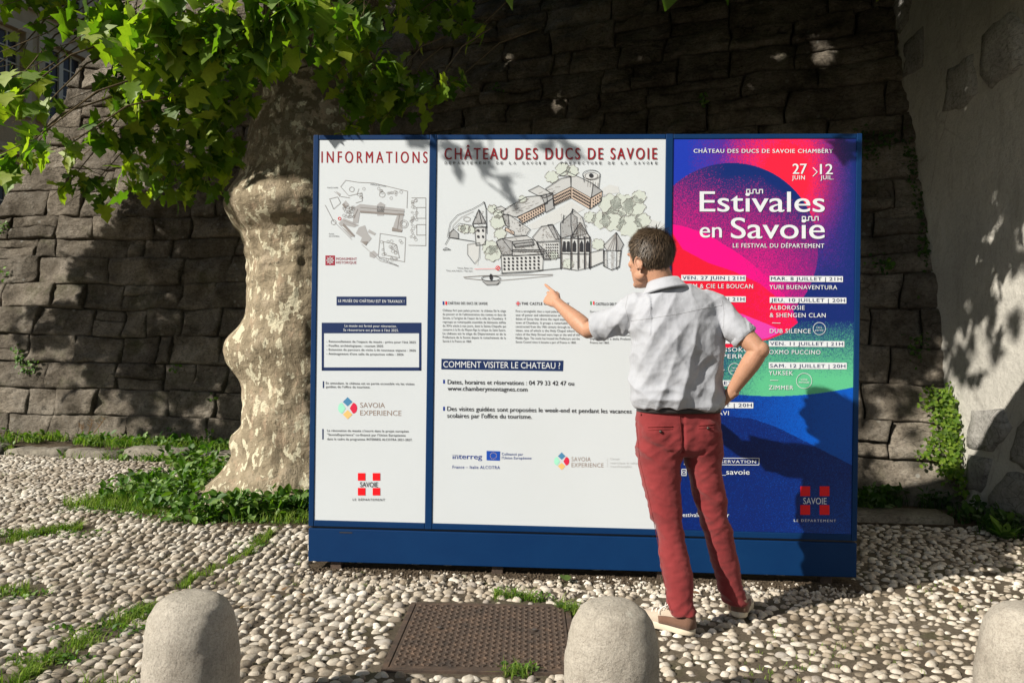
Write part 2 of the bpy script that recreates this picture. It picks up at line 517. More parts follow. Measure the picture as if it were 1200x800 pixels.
def rough_block(P, nu_, nz_, depth, rough, seed, rim=0.03):
    """P(s,t,off) -> world; a block face with broken, weathered relief and rounded edges"""
    V = []
    La = max((P(1, .5, 0)-P(0, .5, 0)).length, .05); Lb = max((P(.5, 1, 0)-P(.5, 0, 0)).length, .05)
    def spread(n, L): 
        c_ = .014/L
        return [0.0] + [c_+(1-2*c_)*k/(n-2) for k in range(n-1)] + [1.0]
    ss_ = spread(nu_, La); tt_ = spread(nz_, Lb)
    for j in range(nz_+1):
        for i in range(nu_+1):
            s = ss_[i]; t = tt_[j]
            e = min(i, nu_-i, j, nz_-j)
            jit = 0.0
            off = depth
            p0 = P(s, t, 0)
            nv = mnoise.fractal(Vector((p0.x*2.3+seed, p0.y*2.3, p0.z*3.1)), 0.8, 2.1, 5)
            off += nv*rough + .012*mnoise.fractal(Vector((p0.x*14, p0.y*14, p0.z*22)), .8, 2, 3) + .02*mnoise.noise(Vector((p0.x*3, p0.y*3, p0.z*16+seed)))*(1 if p0.x > -1 else .4)
            off = max(off, -.045)
            if e == 0: off -= rim + 0.012*mnoise.noise(p0*9)
            ds = 0.0; dt = 0.0
            if e == 0:
                ds = 0.016*mnoise.noise(p0*6+Vector((3, seed, 0))); dt = 0.05*mnoise.noise(p0*5+Vector((0, 9, seed)))
            V.append(P(s+ds, t+dt, off))
    n0 = len(V)
    # skirt going back into the wall
    rimi = [i for i in range(nu_+1)] + [j*(nu_+1)+nu_ for j in range(1, nz_+1)] + [nz_*(nu_+1)+i for i in range(nu_-1, -1, -1)] + [j*(nu_+1) for j in range(nz_-1, 0, -1)]
    for r in rimi:
        j, i = divmod(r, nu_+1)
        V.append(P(ss_[i], tt_[j], -0.13))
    F = []
    for j in range(nz_):
        for i in range(nu_):
            a = j*(nu_+1)+i
            F.append((a, a+1, a+nu_+2, a+nu_+1))
    m_ = len(rimi)
    for k in range(m_):
        k2 = (k+1) % m_
        F.append((rimi[k], n0+k, n0+k2, rimi[k2]))
    return V, F
z = 0.0; ci = 0
rs = random.Random(5)
nstones = 0; rest = MB()
courses = []
while z < ZT-0.1:
    h = rs.uniform(0.23, 0.335) if z > 0.1 else 0.37
    courses.append((z, min(h, ZT-z))); z += h
for z0, h in courses:
    u = u_left(z0)
    while u < WL-0.05:
        wdt = rs.choice([rs.uniform(.35, .65), rs.uniform(.5, 1.0)])
        if rs.random() < 0.08: wdt *= 0.5
        u1 = min(u+wdt, WL)
        g_ = 0.003 + rs.random()*0.008
        zz0, zz1 = z0+g_*0.8, z0+h-g_*0.8
        tilt = rs.uniform(-.02, .02)
        def P(s, t, off, u=u, u1=u1, zz0=zz0, zz1=zz1, g_=g_, tilt=tilt):
            zz = zz0+(zz1-zz0)*t + tilt*(s-.5)*.5
            sl = (u_left(zz)-u_left(zz0)) if u <= u_left(z0)+1e-6 else 0.0
            uu = u+g_+sl*(1-s)+(u1-u-2*g_)*s
            return wallP(uu+.05*mnoise.noise(Vector((uu*2.1, zz*3.3, 9))), zz + min(zz, 1)*(.05*mnoise.noise(Vector((uu*.75, zz*.5, 3)))+.022*mnoise.noise(Vector((uu*2.3, zz*1.2, 5)))), off)
        halves = [(0.0, 1.0)]
        cx_ = P(.5, .5, 0).x
        if rs.random() < (.30 if cx_ > -1 else .10): sp = rs.uniform(.35, .65); halves = [(0.0, sp-.012), (sp+.012, 1.0)]
        for lo_, hi_ in halves:
            Ph = lambda s, t, off, P=P, lo_=lo_, hi_=hi_: P(s, lo_+(hi_-lo_)*t, off)
            px, py = topx(Ph(.5, .5, 0))
            det = (-150 < px < 1300 and py > -150)
            n1 = max(5, int((u1-u)/0.05)+2) if det else 4
            n2 = max(4, int(h*(hi_-lo_)/0.05)+2) if det else 4
            Vb, Fb = rough_block(Ph, n1, n2, rs.uniform(-.03, .022), 0.06, rs.random()*50, rim=.013)
            if -30 < px < 1130 and py > -20 and nstones < 299 and not (400 < px < 980 and py > 190):
                mk('stone', Vb, Fb, M['stone'], wall, True); nstones += 1
            else:
                rest.add(Vb, Fb)
        u = u1
print('stones', nstones)
if rest.v: tag(rest.build('further_stones', M['stone'], wall, True), kind='stuff')

# ================================================================ RIGHT WALL (plastered)
RX = 3.55
pw = empty('plastered_wall', (RX, 5.0, 0), 'grey rendered side wall with bare stone patches, right of the dark stone wall', 'wall')
V = []; F = []
ny, nz = 60, 50
for j in range(nz+1):
    z = -0.1 + 6.9*j/nz
    for i in range(ny+1):
        y = 0.5 + (8.6-0.5)*i/ny
        V.append((RX + 0.02*mnoise.fractal(Vector((y, z, 3.3)), .7, 2, 4), y, z))
for j in range(nz):
    for i in range(ny):
        a = j*(ny+1)+i; F.append((a, a+1, a+ny+2, a+ny+1))
n0 = len(V)
V += [(RX+0.5, 0.5, -0.1), (RX+0.5, 0.5, 6.8), (RX+0.5, 8.6, -0.1), (RX+0.5, 8.6, 6.8)]
F.append(tuple([j*(ny+1) for j in range(nz+1)] + [n0+1, n0]))
F.append(tuple([nz*(ny+1)+i for i in range(ny+1)] + [n0+3, n0+1]))
F.append((n0, n0+1, n0+3, n0+2))
o = mk('plaster_coat', V, F, M['plaster'], pw, True)
for p in o.data.polygons:
    if len(p.vertices) > 4: p.use_smooth = False
def exposed(poly, proud=0.004, mat='quoin', seed=0):
    """an exposed stone whose outline is given on the wall face (y, z)"""
    n = len(poly)
    cy = sum(p[0] for p in poly)/n; cz = sum(p[1] for p in poly)/n
    V = []; F = []
    # densify the outline
    D = []
    for i in range(n):
        a = poly[i]; b = poly[(i+1) % n]
        for k in range(4):
            t = k/4
            y_ = a[0]+(b[0]-a[0])*t; z_ = a[1]+(b[1]-a[1])*t
            y_ += 0.035*mnoise.noise(Vector((y_*7, z_*7, seed))); z_ += 0.035*mnoise.noise(Vector((y_*7, z_*7, seed+5)))
            D.append((y_, z_))
    m_ = len(D)
    for ring, (sc, off) in enumerate(((1.0, -0.03), (0.96, proud), (0.62, proud+.008), (0.3, proud+.006))):
        for y_, z_ in D:
            yy = cy+(y_-cy)*sc; zz = cz+(z_-cz)*sc
            V.append((RX-0.012-off-0.02*mnoise.fractal(Vector((yy*5, zz*5, seed)), .8, 2, 4)*(ring > 0), yy, zz))
    V.append((RX-0.018-proud, cy, cz))
    for r_ in range(3):
        for k in range(m_):
            k2 = (k+1) % m_
            F.append((r_*m_+k, (r_+1)*m_+k, (r_+1)*m_+k2, r_*m_+k2))
    for k in range(m_): F.append((3*m_+k, 4*m_, 3*m_+(k+1) % m_))
    mk('bare_stone', V, F, M[mat], pw, True)
def ywall(pts): return [tuple(atX(a, b, RX).yz) for a, b in pts]
exposed(ywall([(1142, 62), (1112, 82), (1106, 130), (1124, 132), (1145, 110)]), seed=1)
exposed(ywall([(1183, 14), (1152, 40), (1150, 90), (1160, 104), (1196, 76), (1198, 30)]), seed=2)
exposed(ywall([(1086, 30), (1060, 52), (1060, 92), (1083, 80)]), seed=3)
exposed(ywall([(1070, -18), (1048, 8), (1056, 40), (1066, 24)]), seed=4)
exposed(ywall([(1176, 478), (1138, 480), (1134, 524), (1164, 532), (1188, 500)]), seed=5)
exposed(ywall([(1164, 538), (1136, 532), (1134, 574), (1150, 578)]), seed=6)
exposed(ywall([(1212, 478), (1192, 500), (1186, 540), (1200, 552), (1222, 540)]), seed=7)
exposed(ywall([(1226, 560), (1182, 552), (1158, 582), (1166, 604), (1222, 612)]), seed=8)
exposed(ywall([(1290, 430), (1230, 460), (1232, 560), (1290, 590)]), seed=9)

# ================================================================ LEDGE OF KERB STONES at the foot of the wall (left)
ledge = empty('stone_ledge', (-4.0, 8.6, 0), 'low step of worn grey kerb slabs along the wall foot left of the tree', 'kerb')
lp = [Vector((-9.0, 9.0, 0)), Vector((-5.56, 8.72, 0)), Vector((-2.6, 8.12, 0)), Vector((-1.0, 7.45, 0))]
u = 0.0
def ledge_at(t):
    L_ = [(lp[i+1]-lp[i]).length for i in range(3)]
    for i in range(3):
        if t <= L_[i] or i == 2:
            d = (lp[i+1]-lp[i]).normalized(); return lp[i]+d*t, d
        t -= L_[i]
while u < 8.2:
    l = rs.uniform(0.4, 1.1)
    a, d = ledge_at(u+0.02); b, _ = ledge_at(u+l-0.02)
    n = Vector((-d.y, d.x, 0)); hh = rs.uniform(.07, .13); dep = rs.uniform(.28, .42)
    back = rs.uniform(-.03, .03)
    V = []; F = []
    nx_, nn_ = 6, 4
    prof = [(0.0, 0.0), (-0.01, hh*.75), (0.03, hh), (dep*.5, hh+.01), (dep, hh-.005), (dep+.02, 0.0)]
    for i in range(nx_+1):
        p = a.lerp(b, i/nx_)
        for (dn, dz) in prof:
            q = p + n*(dn+back) + Vector((0, 0, dz-.01))
            nn = mnoise.fractal(q*4, .8, 2, 4)
            e = 0.02 if i in (0, nx_) else 0
            V.append(q + n*nn*.05 + Vector((0, 0, (nn*.035 - e) if dz > .03 else 0)))
    k = len(prof)
    for i in range(nx_):
        for j in range(k-1):
            F.append((i*k+j, (i+1)*k+j, (i+1)*k+j+1, i*k+j+1))
    F.append(tuple(range(k))); F.append(tuple(nx_*k+j for j in range(k-1, -1, -1)))
    mk('kerb_slab', V, F, M['ledge'], ledge, True)
    u += l
# earth behind the kerb slabs
V = []; F = []
for i in range(41):
    t = 8.3*i/40
    p, d = ledge_at(t); n = Vector((-d.y, d.x, 0))
    for j in range(9):
        q = p + n*(0.2+1.5*j/8)
        V.append((q.x, q.y, 0.07+0.03*mnoise.noise(q*3)+0.02*j/8))
for i in range(40):
    for j in range(8):
        a = i*9+j; F.append((a, a+9, a+10, a+1))
tag(mk('earth_strip', V, F, M['soil'], None, True), kind='structure')
# flat slab at the foot of the wall, right
slab = MB()
for (ax, ay, bx, by, w_) in (((2.32), 5.86, 3.18, 5.80, .3), ((1.95), 6.25, 2.3, 6.18, .28)):
    a = Vector((ax, ay, 0)); b = Vector((bx, by, 0)); d = (b-a).normalized(); n = Vector((-d.y, d.x, 0))
    V = []; k = 5
    for i in range(7):
        p = a.lerp(b, i/6)
        for dn, dz in ((0, 0), (0.01, .05), (.03, .06), (w_-.02, .065), (w_, 0)):
            q = p+n*dn; V.append(q+Vector((0, 0, dz))+n*.02*mnoise.noise(q*5))
    F = [(i*k+j, (i+1)*k+j, (i+1)*k+j+1, i*k+j+1) for i in range(6) for j in range(k-1)] + [tuple(range(k)), tuple(6*k+j for j in range(k-1, -1, -1))]
    if ax > 2.2:
        o = mk('stone_slab', V, F, M['ledge'], None, True)
        tag(o, 'flat grey stone slab lying at the foot of the wall near the right corner', 'slab')
        SLAB = o

# ================================================================ BUILDING behind, upper left
bf = empty('town_house', (-8.1, 14, 0), 'cream plastered building with white muntin windows seen through the leaves, upper left', 'building')
FD = Vector((0.28, 1, 0)).normalized(); FN = Vector((1, -0.28, 0)).normalized()
def fac(px, py):
    r = ray(px, py); C = Vector((0, 0, CAM_H)); O = Vector((-8.1, 14, 0))
    P = C + r*(FN.dot(O-C)/FN.dot(r))
    return (P-O).dot(FD), P.z
def FP(s, z, off=0.0): return Vector((-8.1, 14, 0)) + FD*s + FN*off + Vector((0, 0, z))
wins = []
for (a, b, c_, d_) in (((-6, 20), (29, 134), 0, 0), ((52, 52), (100, 0), 0, 0)):
    pass
s0, zt = fac(2, 18); s1, zb = fac(28, 128)
t0, zt2 = fac(52, 42); t1, _ = fac(101, 75)
zt = 7.05; 
H0 = fac(28, 131)[1]; HT = fac(28, 38)[1]
w1 = (s1-(t1-t0)*1.0, s1, H0, HT); w2 = (t0, t1, H0, HT)
pitch_ = w2[0]-w1[0]
allw = [w1, w2, (w2[0]+pitch_, w2[1]+pitch_, H0, HT)]
HU0 = fac(85, 14)[1]; HU1 = HU0 + (HT-H0)
ups = [(a+0.0, b, HU0, HU1) for a, b, _, _ in allw]
lows = [(a, b, H0-(HU0-H0), HT-(HU0-H0)) for a, b, _, _ in allw]
walls_ = MB()
holes = sorted(allw + ups + lows, key=lambda q: q[0])
edges_s = sorted(set([-2.6, 9.0] + [q[0] for q in holes] + [q[1] for q in holes]))
edges_z = sorted(set([0.0, HU1+1.5] + [q[2] for q in holes] + [q[3] for q in holes]))
for i in range(len(edges_s)-1):
    for j in range(len(edges_z)-1):
        cs, cz = (edges_s[i]+edges_s[i+1])/2, (edges_z[j]+edges_z[j+1])/2
        if any(q[0] < cs < q[1] and q[2] < cz < q[3] for q in holes): continue
        walls_.box(edges_s[i], edges_s[i+1], -0.4, 0.0, edges_z[j], edges_z[j+1], lambda s, o, z: FP(s, z, o))
bm = bmesh.new()
bm.from_mesh(mesh_from(walls_.v, walls_.f)); bmesh.ops.remove_doubles(bm, verts=bm.verts[:], dist=1e-4)
# drop interior faces shared by neighbouring boxes
seen = {}
for f in bm.faces: seen.setdefault(tuple(sorted(v.index for v in f.verts)), []).append(f)
bmesh.ops.delete(bm, geom=[f for fs in seen.values() if len(fs) > 1 for f in fs], context='FACES')
me = bpy.data.meshes.new('facade_wall'); bm.to_mesh(me); bm.free()
link_mesh('facade_wall', me, M['facade'], bf)
mbk = MB(); mbk.box(-2.6, 9, -4.0, -0.41, 0, HU1+1.5, lambda s, o, z: FP(s, z, o)); mbk.build('rear_wall', M['window_dark'], bf)
band = MB(); band.box(-2.6, 9, 0.0, 0.07, HU0-0.32, HU0-0.2, lambda s, o, z: FP(s, z, o))
band.build('string_course', M['facade_trim'], bf)
for (a, b, c_, d_) in allw + ups + lows:
    sur = MB()
    fw = 0.13
    sur.box(a-fw, a-.002, 0.002, .03, c_, d_, lambda s, o, z: FP(s, z, o)); sur.box(b+.002, b+fw, 0.002, .03, c_, d_, lambda s, o, z: FP(s, z, o))
    sur.box(a-fw, b+fw, 0.002, .035, d_+.002, d_+.14, lambda s, o, z: FP(s, z, o))
    so = sur.build('window_surround', M['facade_trim'], bf)
    sl = MB(); sl.box(a-fw, b+fw, 0.003, .09, c_-.1, c_-.003, lambda s, o, z: FP(s, z, o)); sl.build('window_sill', M['facade_trim'], bf)
    fr = MB(); G = lambda s, o, z: FP(s, z, o)
    t = .05; mid = (a+b)/2
    fr.box(a, a+t, -.16, -.10, c_, d_, G); fr.box(b-t, b, -.16, -.10, c_, d_, G)
    fr.box(a+t, b-t, -.16, -.10, c_, c_+t, G); fr.box(a+t, b-t, -.16, -.10, d_-t, d_, G)
    fr.box(mid-.045, mid+.045, -.158, -.095, c_+t, d_-t, G)
    wo = fr.build('window_frame', M['window_paint'], bf)
    mu = MB()
    for lo, hi in ((a+t, mid-.045), (mid+.045, b-t)):
        mu.box((lo+hi)/2-.013, (lo+hi)/2+.013, -.15, -.115, c_+t, d_-t, G)
        nr = 5
        for k in range(1, nr):
            zz = c_+t+(d_-c_-2*t)*k/nr
            mu.box(lo, (lo+hi)/2-.013, -.148, -.117, zz-.012, zz+.012, G)
            mu.box((lo+hi)/2+.013, hi, -.148, -.117, zz-.012, zz+.012, G)
    mu.build('muntin', M['window_paint'], wo)
    gl = MB(); gl.box(a+t*.5, b-t*.5, -.14, -.135, c_+t*.5, d_-t*.5, G); gl.build('pane', M['window_glass'], wo)

# ================================================================ BOLLARDS
def bollard_mesh(hb, r, seed):
    V = []; F = []; n = 40
    prof = [(r*1.01, -.05), (r*1.01, 0.0), (r, .1), (r*.995, hb*.4), (r*.975, hb*.6), (r*.93, hb*.74), (r*.85, hb*.85), (r*.72, hb*.93), (r*.52, hb*.98), (r*.28, hb*.998), (r*.1, hb*1.003)]
    # refine the profile
    P = []
    for i in range(len(prof)-1):
        for k in range(3):
            t = k/3; P.append((prof[i][0]*(1-t)+prof[i+1][0]*t, prof[i][1]*(1-t)+prof[i+1][1]*t))
    P.append(prof[-1])
    for (rr, z) in P:
        for k in range(n):
            t = 2*math.pi*k/n
            v = Vector((rr*math.cos(t), rr*math.sin(t), z))
            d = mnoise.fractal(v*6+Vector((seed, 0, 0)), .8, 2, 4)*.006 + mnoise.noise(v*2.5+Vector((seed, 4, 0)))*.008
            V.append(v + Vector((v.x, v.y, v.z*.3)).normalized()*d)
    m_ = len(P)
    for i in range(m_-1):
        for k in range(n):
            k2 = (k+1) % n; F.append((i*n+k, i*n+k2, (i+1)*n+k2, (i+1)*n+k))
    V.append((0, 0, hb*1.004)); F += [((m_-1)*n+k, (m_-1)*n+(k+1) % n, m_*n) for k in range(n)]
    return V, F
HB = 0.44
for i, (px, top, rr, lab) in enumerate(((230, 693, 55.5, 'round-topped stone bollard in front of the tree, left of the iron cover'),
                                        (722, 702, 55.5, "round-topped stone bollard between the iron cover and the man's shoes"),
                                        (1208, 706, 56, 'round-topped stone bollard cut by the right edge of the photo'))):
    hz = 400+(px-600)*ROLL
    d = (CAM_H-HB)*FPX/(top-hz) - 0.02
    V, F = bollard_mesh(HB, rr/FPX*d, i*7)
    o = mk('stone_bollard', V, F, M['bollard'], None, True)
    o.location = ((px-600)/FPX*d, d, 0)
    o.rotation_euler = (R(rs.uniform(-1, 1)), R(rs.uniform(-1, 1)), rs.random()*6)
    tag(o, lab, 'bollard', 'stone bollards along the front of the square')
    BOLL = (BOLL if i else []) + [(o.location.x, o.location.y)]

# ================================================================ IRON COVER
mc = [ground(488, 711), ground(667, 713), ground(664, 790), ground(455, 783)]
cc = sum(mc, Vector())/4
mh = empty('inspection_cover', cc, 'square rusty iron inspection cover with studded tread set in the cobbles', 'manhole cover')
ex_ = ((mc[1]-mc[0])+(mc[2]-mc[3])).normalized(); ey_ = Vector((-ex_.y, ex_.x, 0))
hw = 0.355; hd = 0.375
G = lambda x, y, z: cc + ex_*x + ey_*y + Vector((0, 0, z))
a = MB(); a.box(-hw, hw, -hd, hd, -.02, .012, G); a.build('plate', M['iron'], mh, bevel=.003)
for q in ((-hw-.028, -hw-.004, -hd-.028, hd+.028), (hw+.004, hw+.028, -hd-.028, hd+.028), (-hw-.004, hw+.004, -hd-.028, -hd-.004), (-hw-.004, hw+.004, hd+.004, hd+.028)):
    f_ = MB(); f_.box(*q, -.03, .013, G); f_.build('rim_bar', M['iron'], mh, bevel=.002)
st = MB(); nx_, ny_ = 26, 27
for i in range(nx_):
    for j in range(ny_):
        x = -hw+.022+(2*hw-.044)*i/(nx_-1); y = -hd+.022+(2*hd-.044)*j/(ny_-1)
        if (abs(abs(x)-.21) < .03 and abs(y-.05) < .03): continue
        an = R(45) if (i+j) % 2 else R(-45)
        Mx = Matrix.Rotation(an, 3, 'Z')
        P = [Vector((-.011, -.004, 0)), Vector((.011, -.004, 0)), Vector((.011, .004, 0)), Vector((-.011, .004, 0)), Vector((-.007, -.0015, .0045)), Vector((.007, -.0015, .0045)), Vector((.007, .0015, .0045)), Vector((-.007, .0015, .0045))]
        st.add([G(x+(Mx @ p).x, y+(Mx @ p).y, .0122+p.z) for p in P], [(0,1,5,4),(1,2,6,5),(2,3,7,6),(3,0,4,7),(4,5,6,7)])
tag(st.build('tread_studs', M['iron'], mh), kind='stuff')
for sx in (-.21, .21):
    k_ = MB(); k_.tube([G(sx, .05, .0122), G(sx, .05, .018)], .016, 14); k_.build('lifting_socket', M['iron'], mh)
    k_ = MB(); k_.tube([G(sx, .05, .0181), G(sx, .05, .0187)], .008, 10); k_.build('socket_hole', M['window_dark'], mh)
# ================================================================ GREEN AREAS on the ground (lines and blobs in metres)
def GL(*pp): return [ground(*p).to_2d() for p in pp]
grass_lines = [   # (points, half width, density)
    (GL((8, 808), (60, 775), (110, 748), (150, 728), (178, 712)), 0.11, 1.0),
    (GL((205, 690), (250, 668), (290, 650), (318, 625)), 0.06, 1.1),
    (GL((-20, 706), (20, 697), (42, 692)), 0.13, 1.1),
    (GL((-30, 640), (20, 630), (60, 622), (95, 620)), 0.17, 1.1),
    (GL((90, 592), (150, 600), (220, 605), (300, 606), (362, 602)), 0.12, .7),
    (GL((120, 588), (170, 585), (230, 580)), 0.22, .8),
    (GL((578, 700), (610, 701), (634, 706)), 0.05, 1.6),
    (GL((650, 712), (668, 716), (680, 722)), 0.06, 1.6),
    (GL((590, 792), (615, 790), (640, 800)), 0.045, 1.3),
    (GL((700, 640), (716, 640)), 0.02, 0),
    (GL((40, 812), (120, 800), (160, 806)), 0.03, .3),
]
def line_dist(P, L):
    d = np.full(len(P), 9e9)
    for a, b in zip(L[:-1], L[1:]):
        a = np.array(a); b = np.array(b); ab = b-a
        t = np.clip(((P-a) @ ab)/max(ab @ ab, 1e-9), 0, 1)
        q = a + t[:, None]*ab
        d = np.minimum(d, np.hypot(*(P-q).T))
    return d
TREE_C = np.array([-1.74, 6.42])
BDn = np.array([BD.x, BD.y]); BNn = np.array([BN.x, BN.y]); BOn = np.array([BX, BY])
# ================================================================ COBBLES
def ico(level):
    bm = bmesh.new(); bmesh.ops.create_icosphere(bm, subdivisions=level, radius=1.0)
    bm.verts.ensure_lookup_table()
    v = np.array([x.co[:] for x in bm.verts]); f = np.array([[q.index for q in x.verts] for x in bm.faces]); bm.free()
    return v, f
def keep_mask(P):
    x, y = P[:, 0], P[:, 1]
    k = np.ones(len(P), bool)
    # manhole
    d = P-np.array(cc.to_2d()); a = np.abs(d @ np.array(ex_.to_2d())); b = np.abs(d @ np.array(ey_.to_2d()))
    k &= ~((a < hw+.05) & (b < hd+.05))
    # board footing strip of bare earth
    s = (P-BOn) @ BDn; n = (P-BOn) @ BNn
    k &= ~((s > -0.02) & (s < BW_+0.02) & (n < .055+.03*np.sin(x*9)) & (n > -.16))
    # tree pit
    k &= (((x-TREE_C[0])/1.2)**2 + ((y-TREE_C[1]+.05)/.86)**2) > 1
    # behind ledge and walls
    yl = np.interp(x, [-9, -5.56, -2.6, -1.0, 0.2, 1.9, 2.2, 3.5], [9.0, 8.72, 8.12, 7.45, 7.2, 6.3, 5.85, 5.75])
    k &= y < yl-.02
    k &= x < RX-.04
    for bx, by in BOLL: k &= np.hypot(x-bx, y-by) > .185
    for L, w_, de in grass_lines:
        if de > 0:
            k &= line_dist(P, L) > w_*(.55+.35*np.sin(x*23+y*17))
    return k
pts = []
dx, dy = 0.051, 0.041
for j, y in enumerate(np.arange(2.5, 9.0, dy)):
    x0, x1 = -0.66*y-.6, min(0.66*y+.5, RX)
    xs_ = np.arange(x0, x1, dx) + (dx/2 if j % 2 else 0)
    pts.append(np.stack([xs_, np.full(len(xs_), y)], 1))
P = np.concatenate(pts)
lft = 1/(1+np.exp((P[:, 0]+.95-0.25*(P[:, 1]-3))*4.0))      # 1 on the left, 0 near the board
P = P + rng.normal(0, 1, P.shape)*np.array([.0085, .0070])*(1+.6*(1-lft))[:, None]
# warp the rows so that they run in arcs
P[:, 1] += 0.10*np.sin(P[:, 0]*1.4)+.03*np.sin(P[:, 0]*4.1+P[:, 1])
P[:, 0] += 0.08*np.sin(P[:, 1]*1.7)+.02*np.sin(P[:, 1]*5)
k = keep_mask(P) & (rng.random(len(P)) > (.02+.10*(1-lft)*(P[:, 0] > .3)))
P = P[k]; lft = lft[k]
n = len(P)
ang = np.where(rng.random(n) < .5+.5*lft, R(34)*lft + .25*np.sin(P[:, 0]*2+P[:, 1]), 0) + rng.normal(0, .45-.2*lft, n)
sa = np.clip(rng.normal(.0265, .0055, n), .014, .044)*(.89+.15*lft)           # half length
sb = np.clip(sa*rng.normal(.70-.10*lft, .09, n), .011, .028)
sz = rng.uniform(.015, .024, n)
zc = rng.uniform(-.010, .003, n)-.004*(1-lft)
tx = rng.normal(0, .10, n); ty = rng.normal(0, .10, n)
def cobble_place(base, i, seedoff):
    v = base*np.array([sa[i], sb[i], sz[i]])
    return v
v1, f1 = ico(2); v3, f3 = ico(3)
f1 = f1[v1[f1][:, :, 2].mean(1) > -.35]
def lump(v, s):
    out = []
    for p in v:
        q = Vector(p.tolist()); d = 1+.16*mnoise.noise(q*1.1+Vector((s*3.1, 0, 0)))+.08*mnoise.noise(q*2.3+Vector((0, s*5.7, 0)))
        r_ = q*d
        out.append((math.copysign(abs(r_.x)**.88, r_.x), math.copysign(abs(r_.y)**.9, r_.y), r_.z))
    return np.array(out)
LV = [lump(v1, s) for s in range(14)]
LV3 = [lump(v3, s) for s in range(14)]
# size in the picture decides which ones are singled out
ppx = np.array([topx((a, b, 0)) for a, b in P])
vis = (ppx[:, 0] > 0) & (ppx[:, 0] < 1200) & (ppx[:, 1] < 800)
score = np.where(vis, sa/P[:, 1], 0)
big = set(np.argsort(-score)[:300].tolist())
var = rng.integers(0, 14, n)
me3 = []
for s in range(14):
    me = mesh_from(LV3[s], f3, True); me.name = 'cobblestone'; me.materials.append(M['cobble']); me3.append(me)
allv = []; allf = []; off = 0
for i in range(n):
    if i in big:
        o = bpy.data.objects.new('cobblestone', me3[var[i]]); COL.objects.link(o)
        o.location = (P[i, 0], P[i, 1], zc[i]); o.rotation_euler = (tx[i], ty[i], ang[i]); o.scale = (sa[i], sb[i], sz[i])
        adopt(o, GROUND)
        continue
    v = LV[var[i]]*(sa[i], sb[i], sz[i])
    c_, s_ = math.cos(ang[i]), math.sin(ang[i])
    x = v[:, 0]*c_-v[:, 1]*s_; y = v[:, 0]*s_+v[:, 1]*c_; z = v[:, 2]+tx[i]*y+ty[i]*x+zc[i]
    allv.append(np.stack([x+P[i, 0], y+P[i, 1], z], 1)); allf.append(f1+off); off += len(v)
tag(mk('cobblestones', np.concatenate(allv), np.concatenate(allf), M['cobbles'], GROUND, True), kind='stuff')
print('cobbles', n)

# soil in the tree pit, under the board and at the foot of the walls
def patch(name, pts, z, mat):
    c = sum((Vector(p) for p in pts), Vector((0, 0)))/len(pts)
    V = [(p[0], p[1], z) for p in pts]+[(c[0], c[1], z+.012)]
    return mk(name, V, [(i, (i+1) % len(pts), len(pts)) for i in range(len(pts))], mat, None, True)
pit = [(TREE_C[0]+(1.2+.12*math.sin(5*t))*math.cos(t), TREE_C[1]-.05+(.92+.08*math.sin(4*t+1))*math.sin(t)) for t in np.linspace(0, 2*math.pi, 40, endpoint=False)]
tag(patch('tree_pit_soil', pit, .006, M['soil']), kind='structure')
strip = [BP(s, 0, .10+.02*math.sin(s*13)).to_2d() for s in np.linspace(-.03, BW_+.03, 50)] + [BP(s, 0, -.2).to_2d() for s in np.linspace(BW_+.03, -.03, 20)]
V = [(p[0], p[1], .005) for p in strip]
tag(mk('footing_soil', V, [tuple(range(len(V)))], M['soil']), kind='structure')
cor = [(1.7, 6.25), (2.2, 5.85), (3.52, 5.72), (3.52, 6.4), (2.4, 6.95), (.2, 7.8), (-1, 8.4), (-1, 7.5), (.2, 7.2)]
tag(patch('wall_foot_soil', cor, .008, M['soil']), kind='structure')
# ---- crumbs of earth and gravel along the footing
cr_ = MB()
def crumbs(nm, count, fn, smin, smax, mat, parent=None):
    allv = []; allf = []; o_ = 0
    vv, ff = ico(1)
    for i in range(count):
        x, y, z = fn()
        s = rng.uniform(smin, smax, 3)
        v = vv*s*rng.uniform(.7, 1.2, (len(vv), 1)); allv.append(v+np.array([x, y, z])); allf.append(ff+o_); o_ += len(vv)
    o = mk(nm, np.concatenate(allv), np.concatenate(allf), mat, parent, False)
    return tag(o, kind='stuff')
def f_strip():
    s = rng.uniform(0, BW_); p = BP(s, .006, rng.uniform(-.05, .12)); return p
crumbs('earth_crumbs', 1400, f_strip, .003, .011, M['soil'])
def f_left():
    s = rng.uniform(0, BW_); p = BP(s, .006, abs(rng.normal(.16, .09))); return p
crumbs('white_gravel', 700, f_left, .005, .013, M['cobbles'])
# ================================================================ GRASS AND WEEDS
def blades(name, pos, h0, h1, wd, mat, lean=.5, parent=None):
    n = len(pos)
    pos = np.asarray(pos, float)
    h = rng.uniform(h0, h1, n); a = rng.uniform(0, 2*np.pi, n); l = rng.uniform(.1, lean, n)*h
    w_ = rng.uniform(.6, 1.2, n)*wd
    dx_, dy_ = np.cos(a), np.sin(a)
    V = np.zeros((n, 5, 3))
    px_, py_ = -dy_*w_, dx_*w_
    V[:, 0] = pos + np.stack([px_, py_, 0*h-.004], 1); V[:, 1] = pos - np.stack([px_, py_, 0*h+.004], 1)
    mid = pos + np.stack([dx_*l*.35, dy_*l*.35, h*.6], 1)
    V[:, 2] = mid + np.stack([px_*.7, py_*.7, 0*h], 1); V[:, 3] = mid - np.stack([px_*.7, py_*.7, 0*h], 1)
    V[:, 4] = pos + np.stack([dx_*l*1.2, dy_*l*1.2, h*rng.uniform(.75, 1.0, n)], 1)
    F = np.array([[0,1,3],[0,3,2],[2,3,4]])[None]+(np.arange(n)*5)[:, None, None]
    return tag(mk(name, V.reshape(-1, 3), F.reshape(-1, 3), mat, parent), kind='stuff')
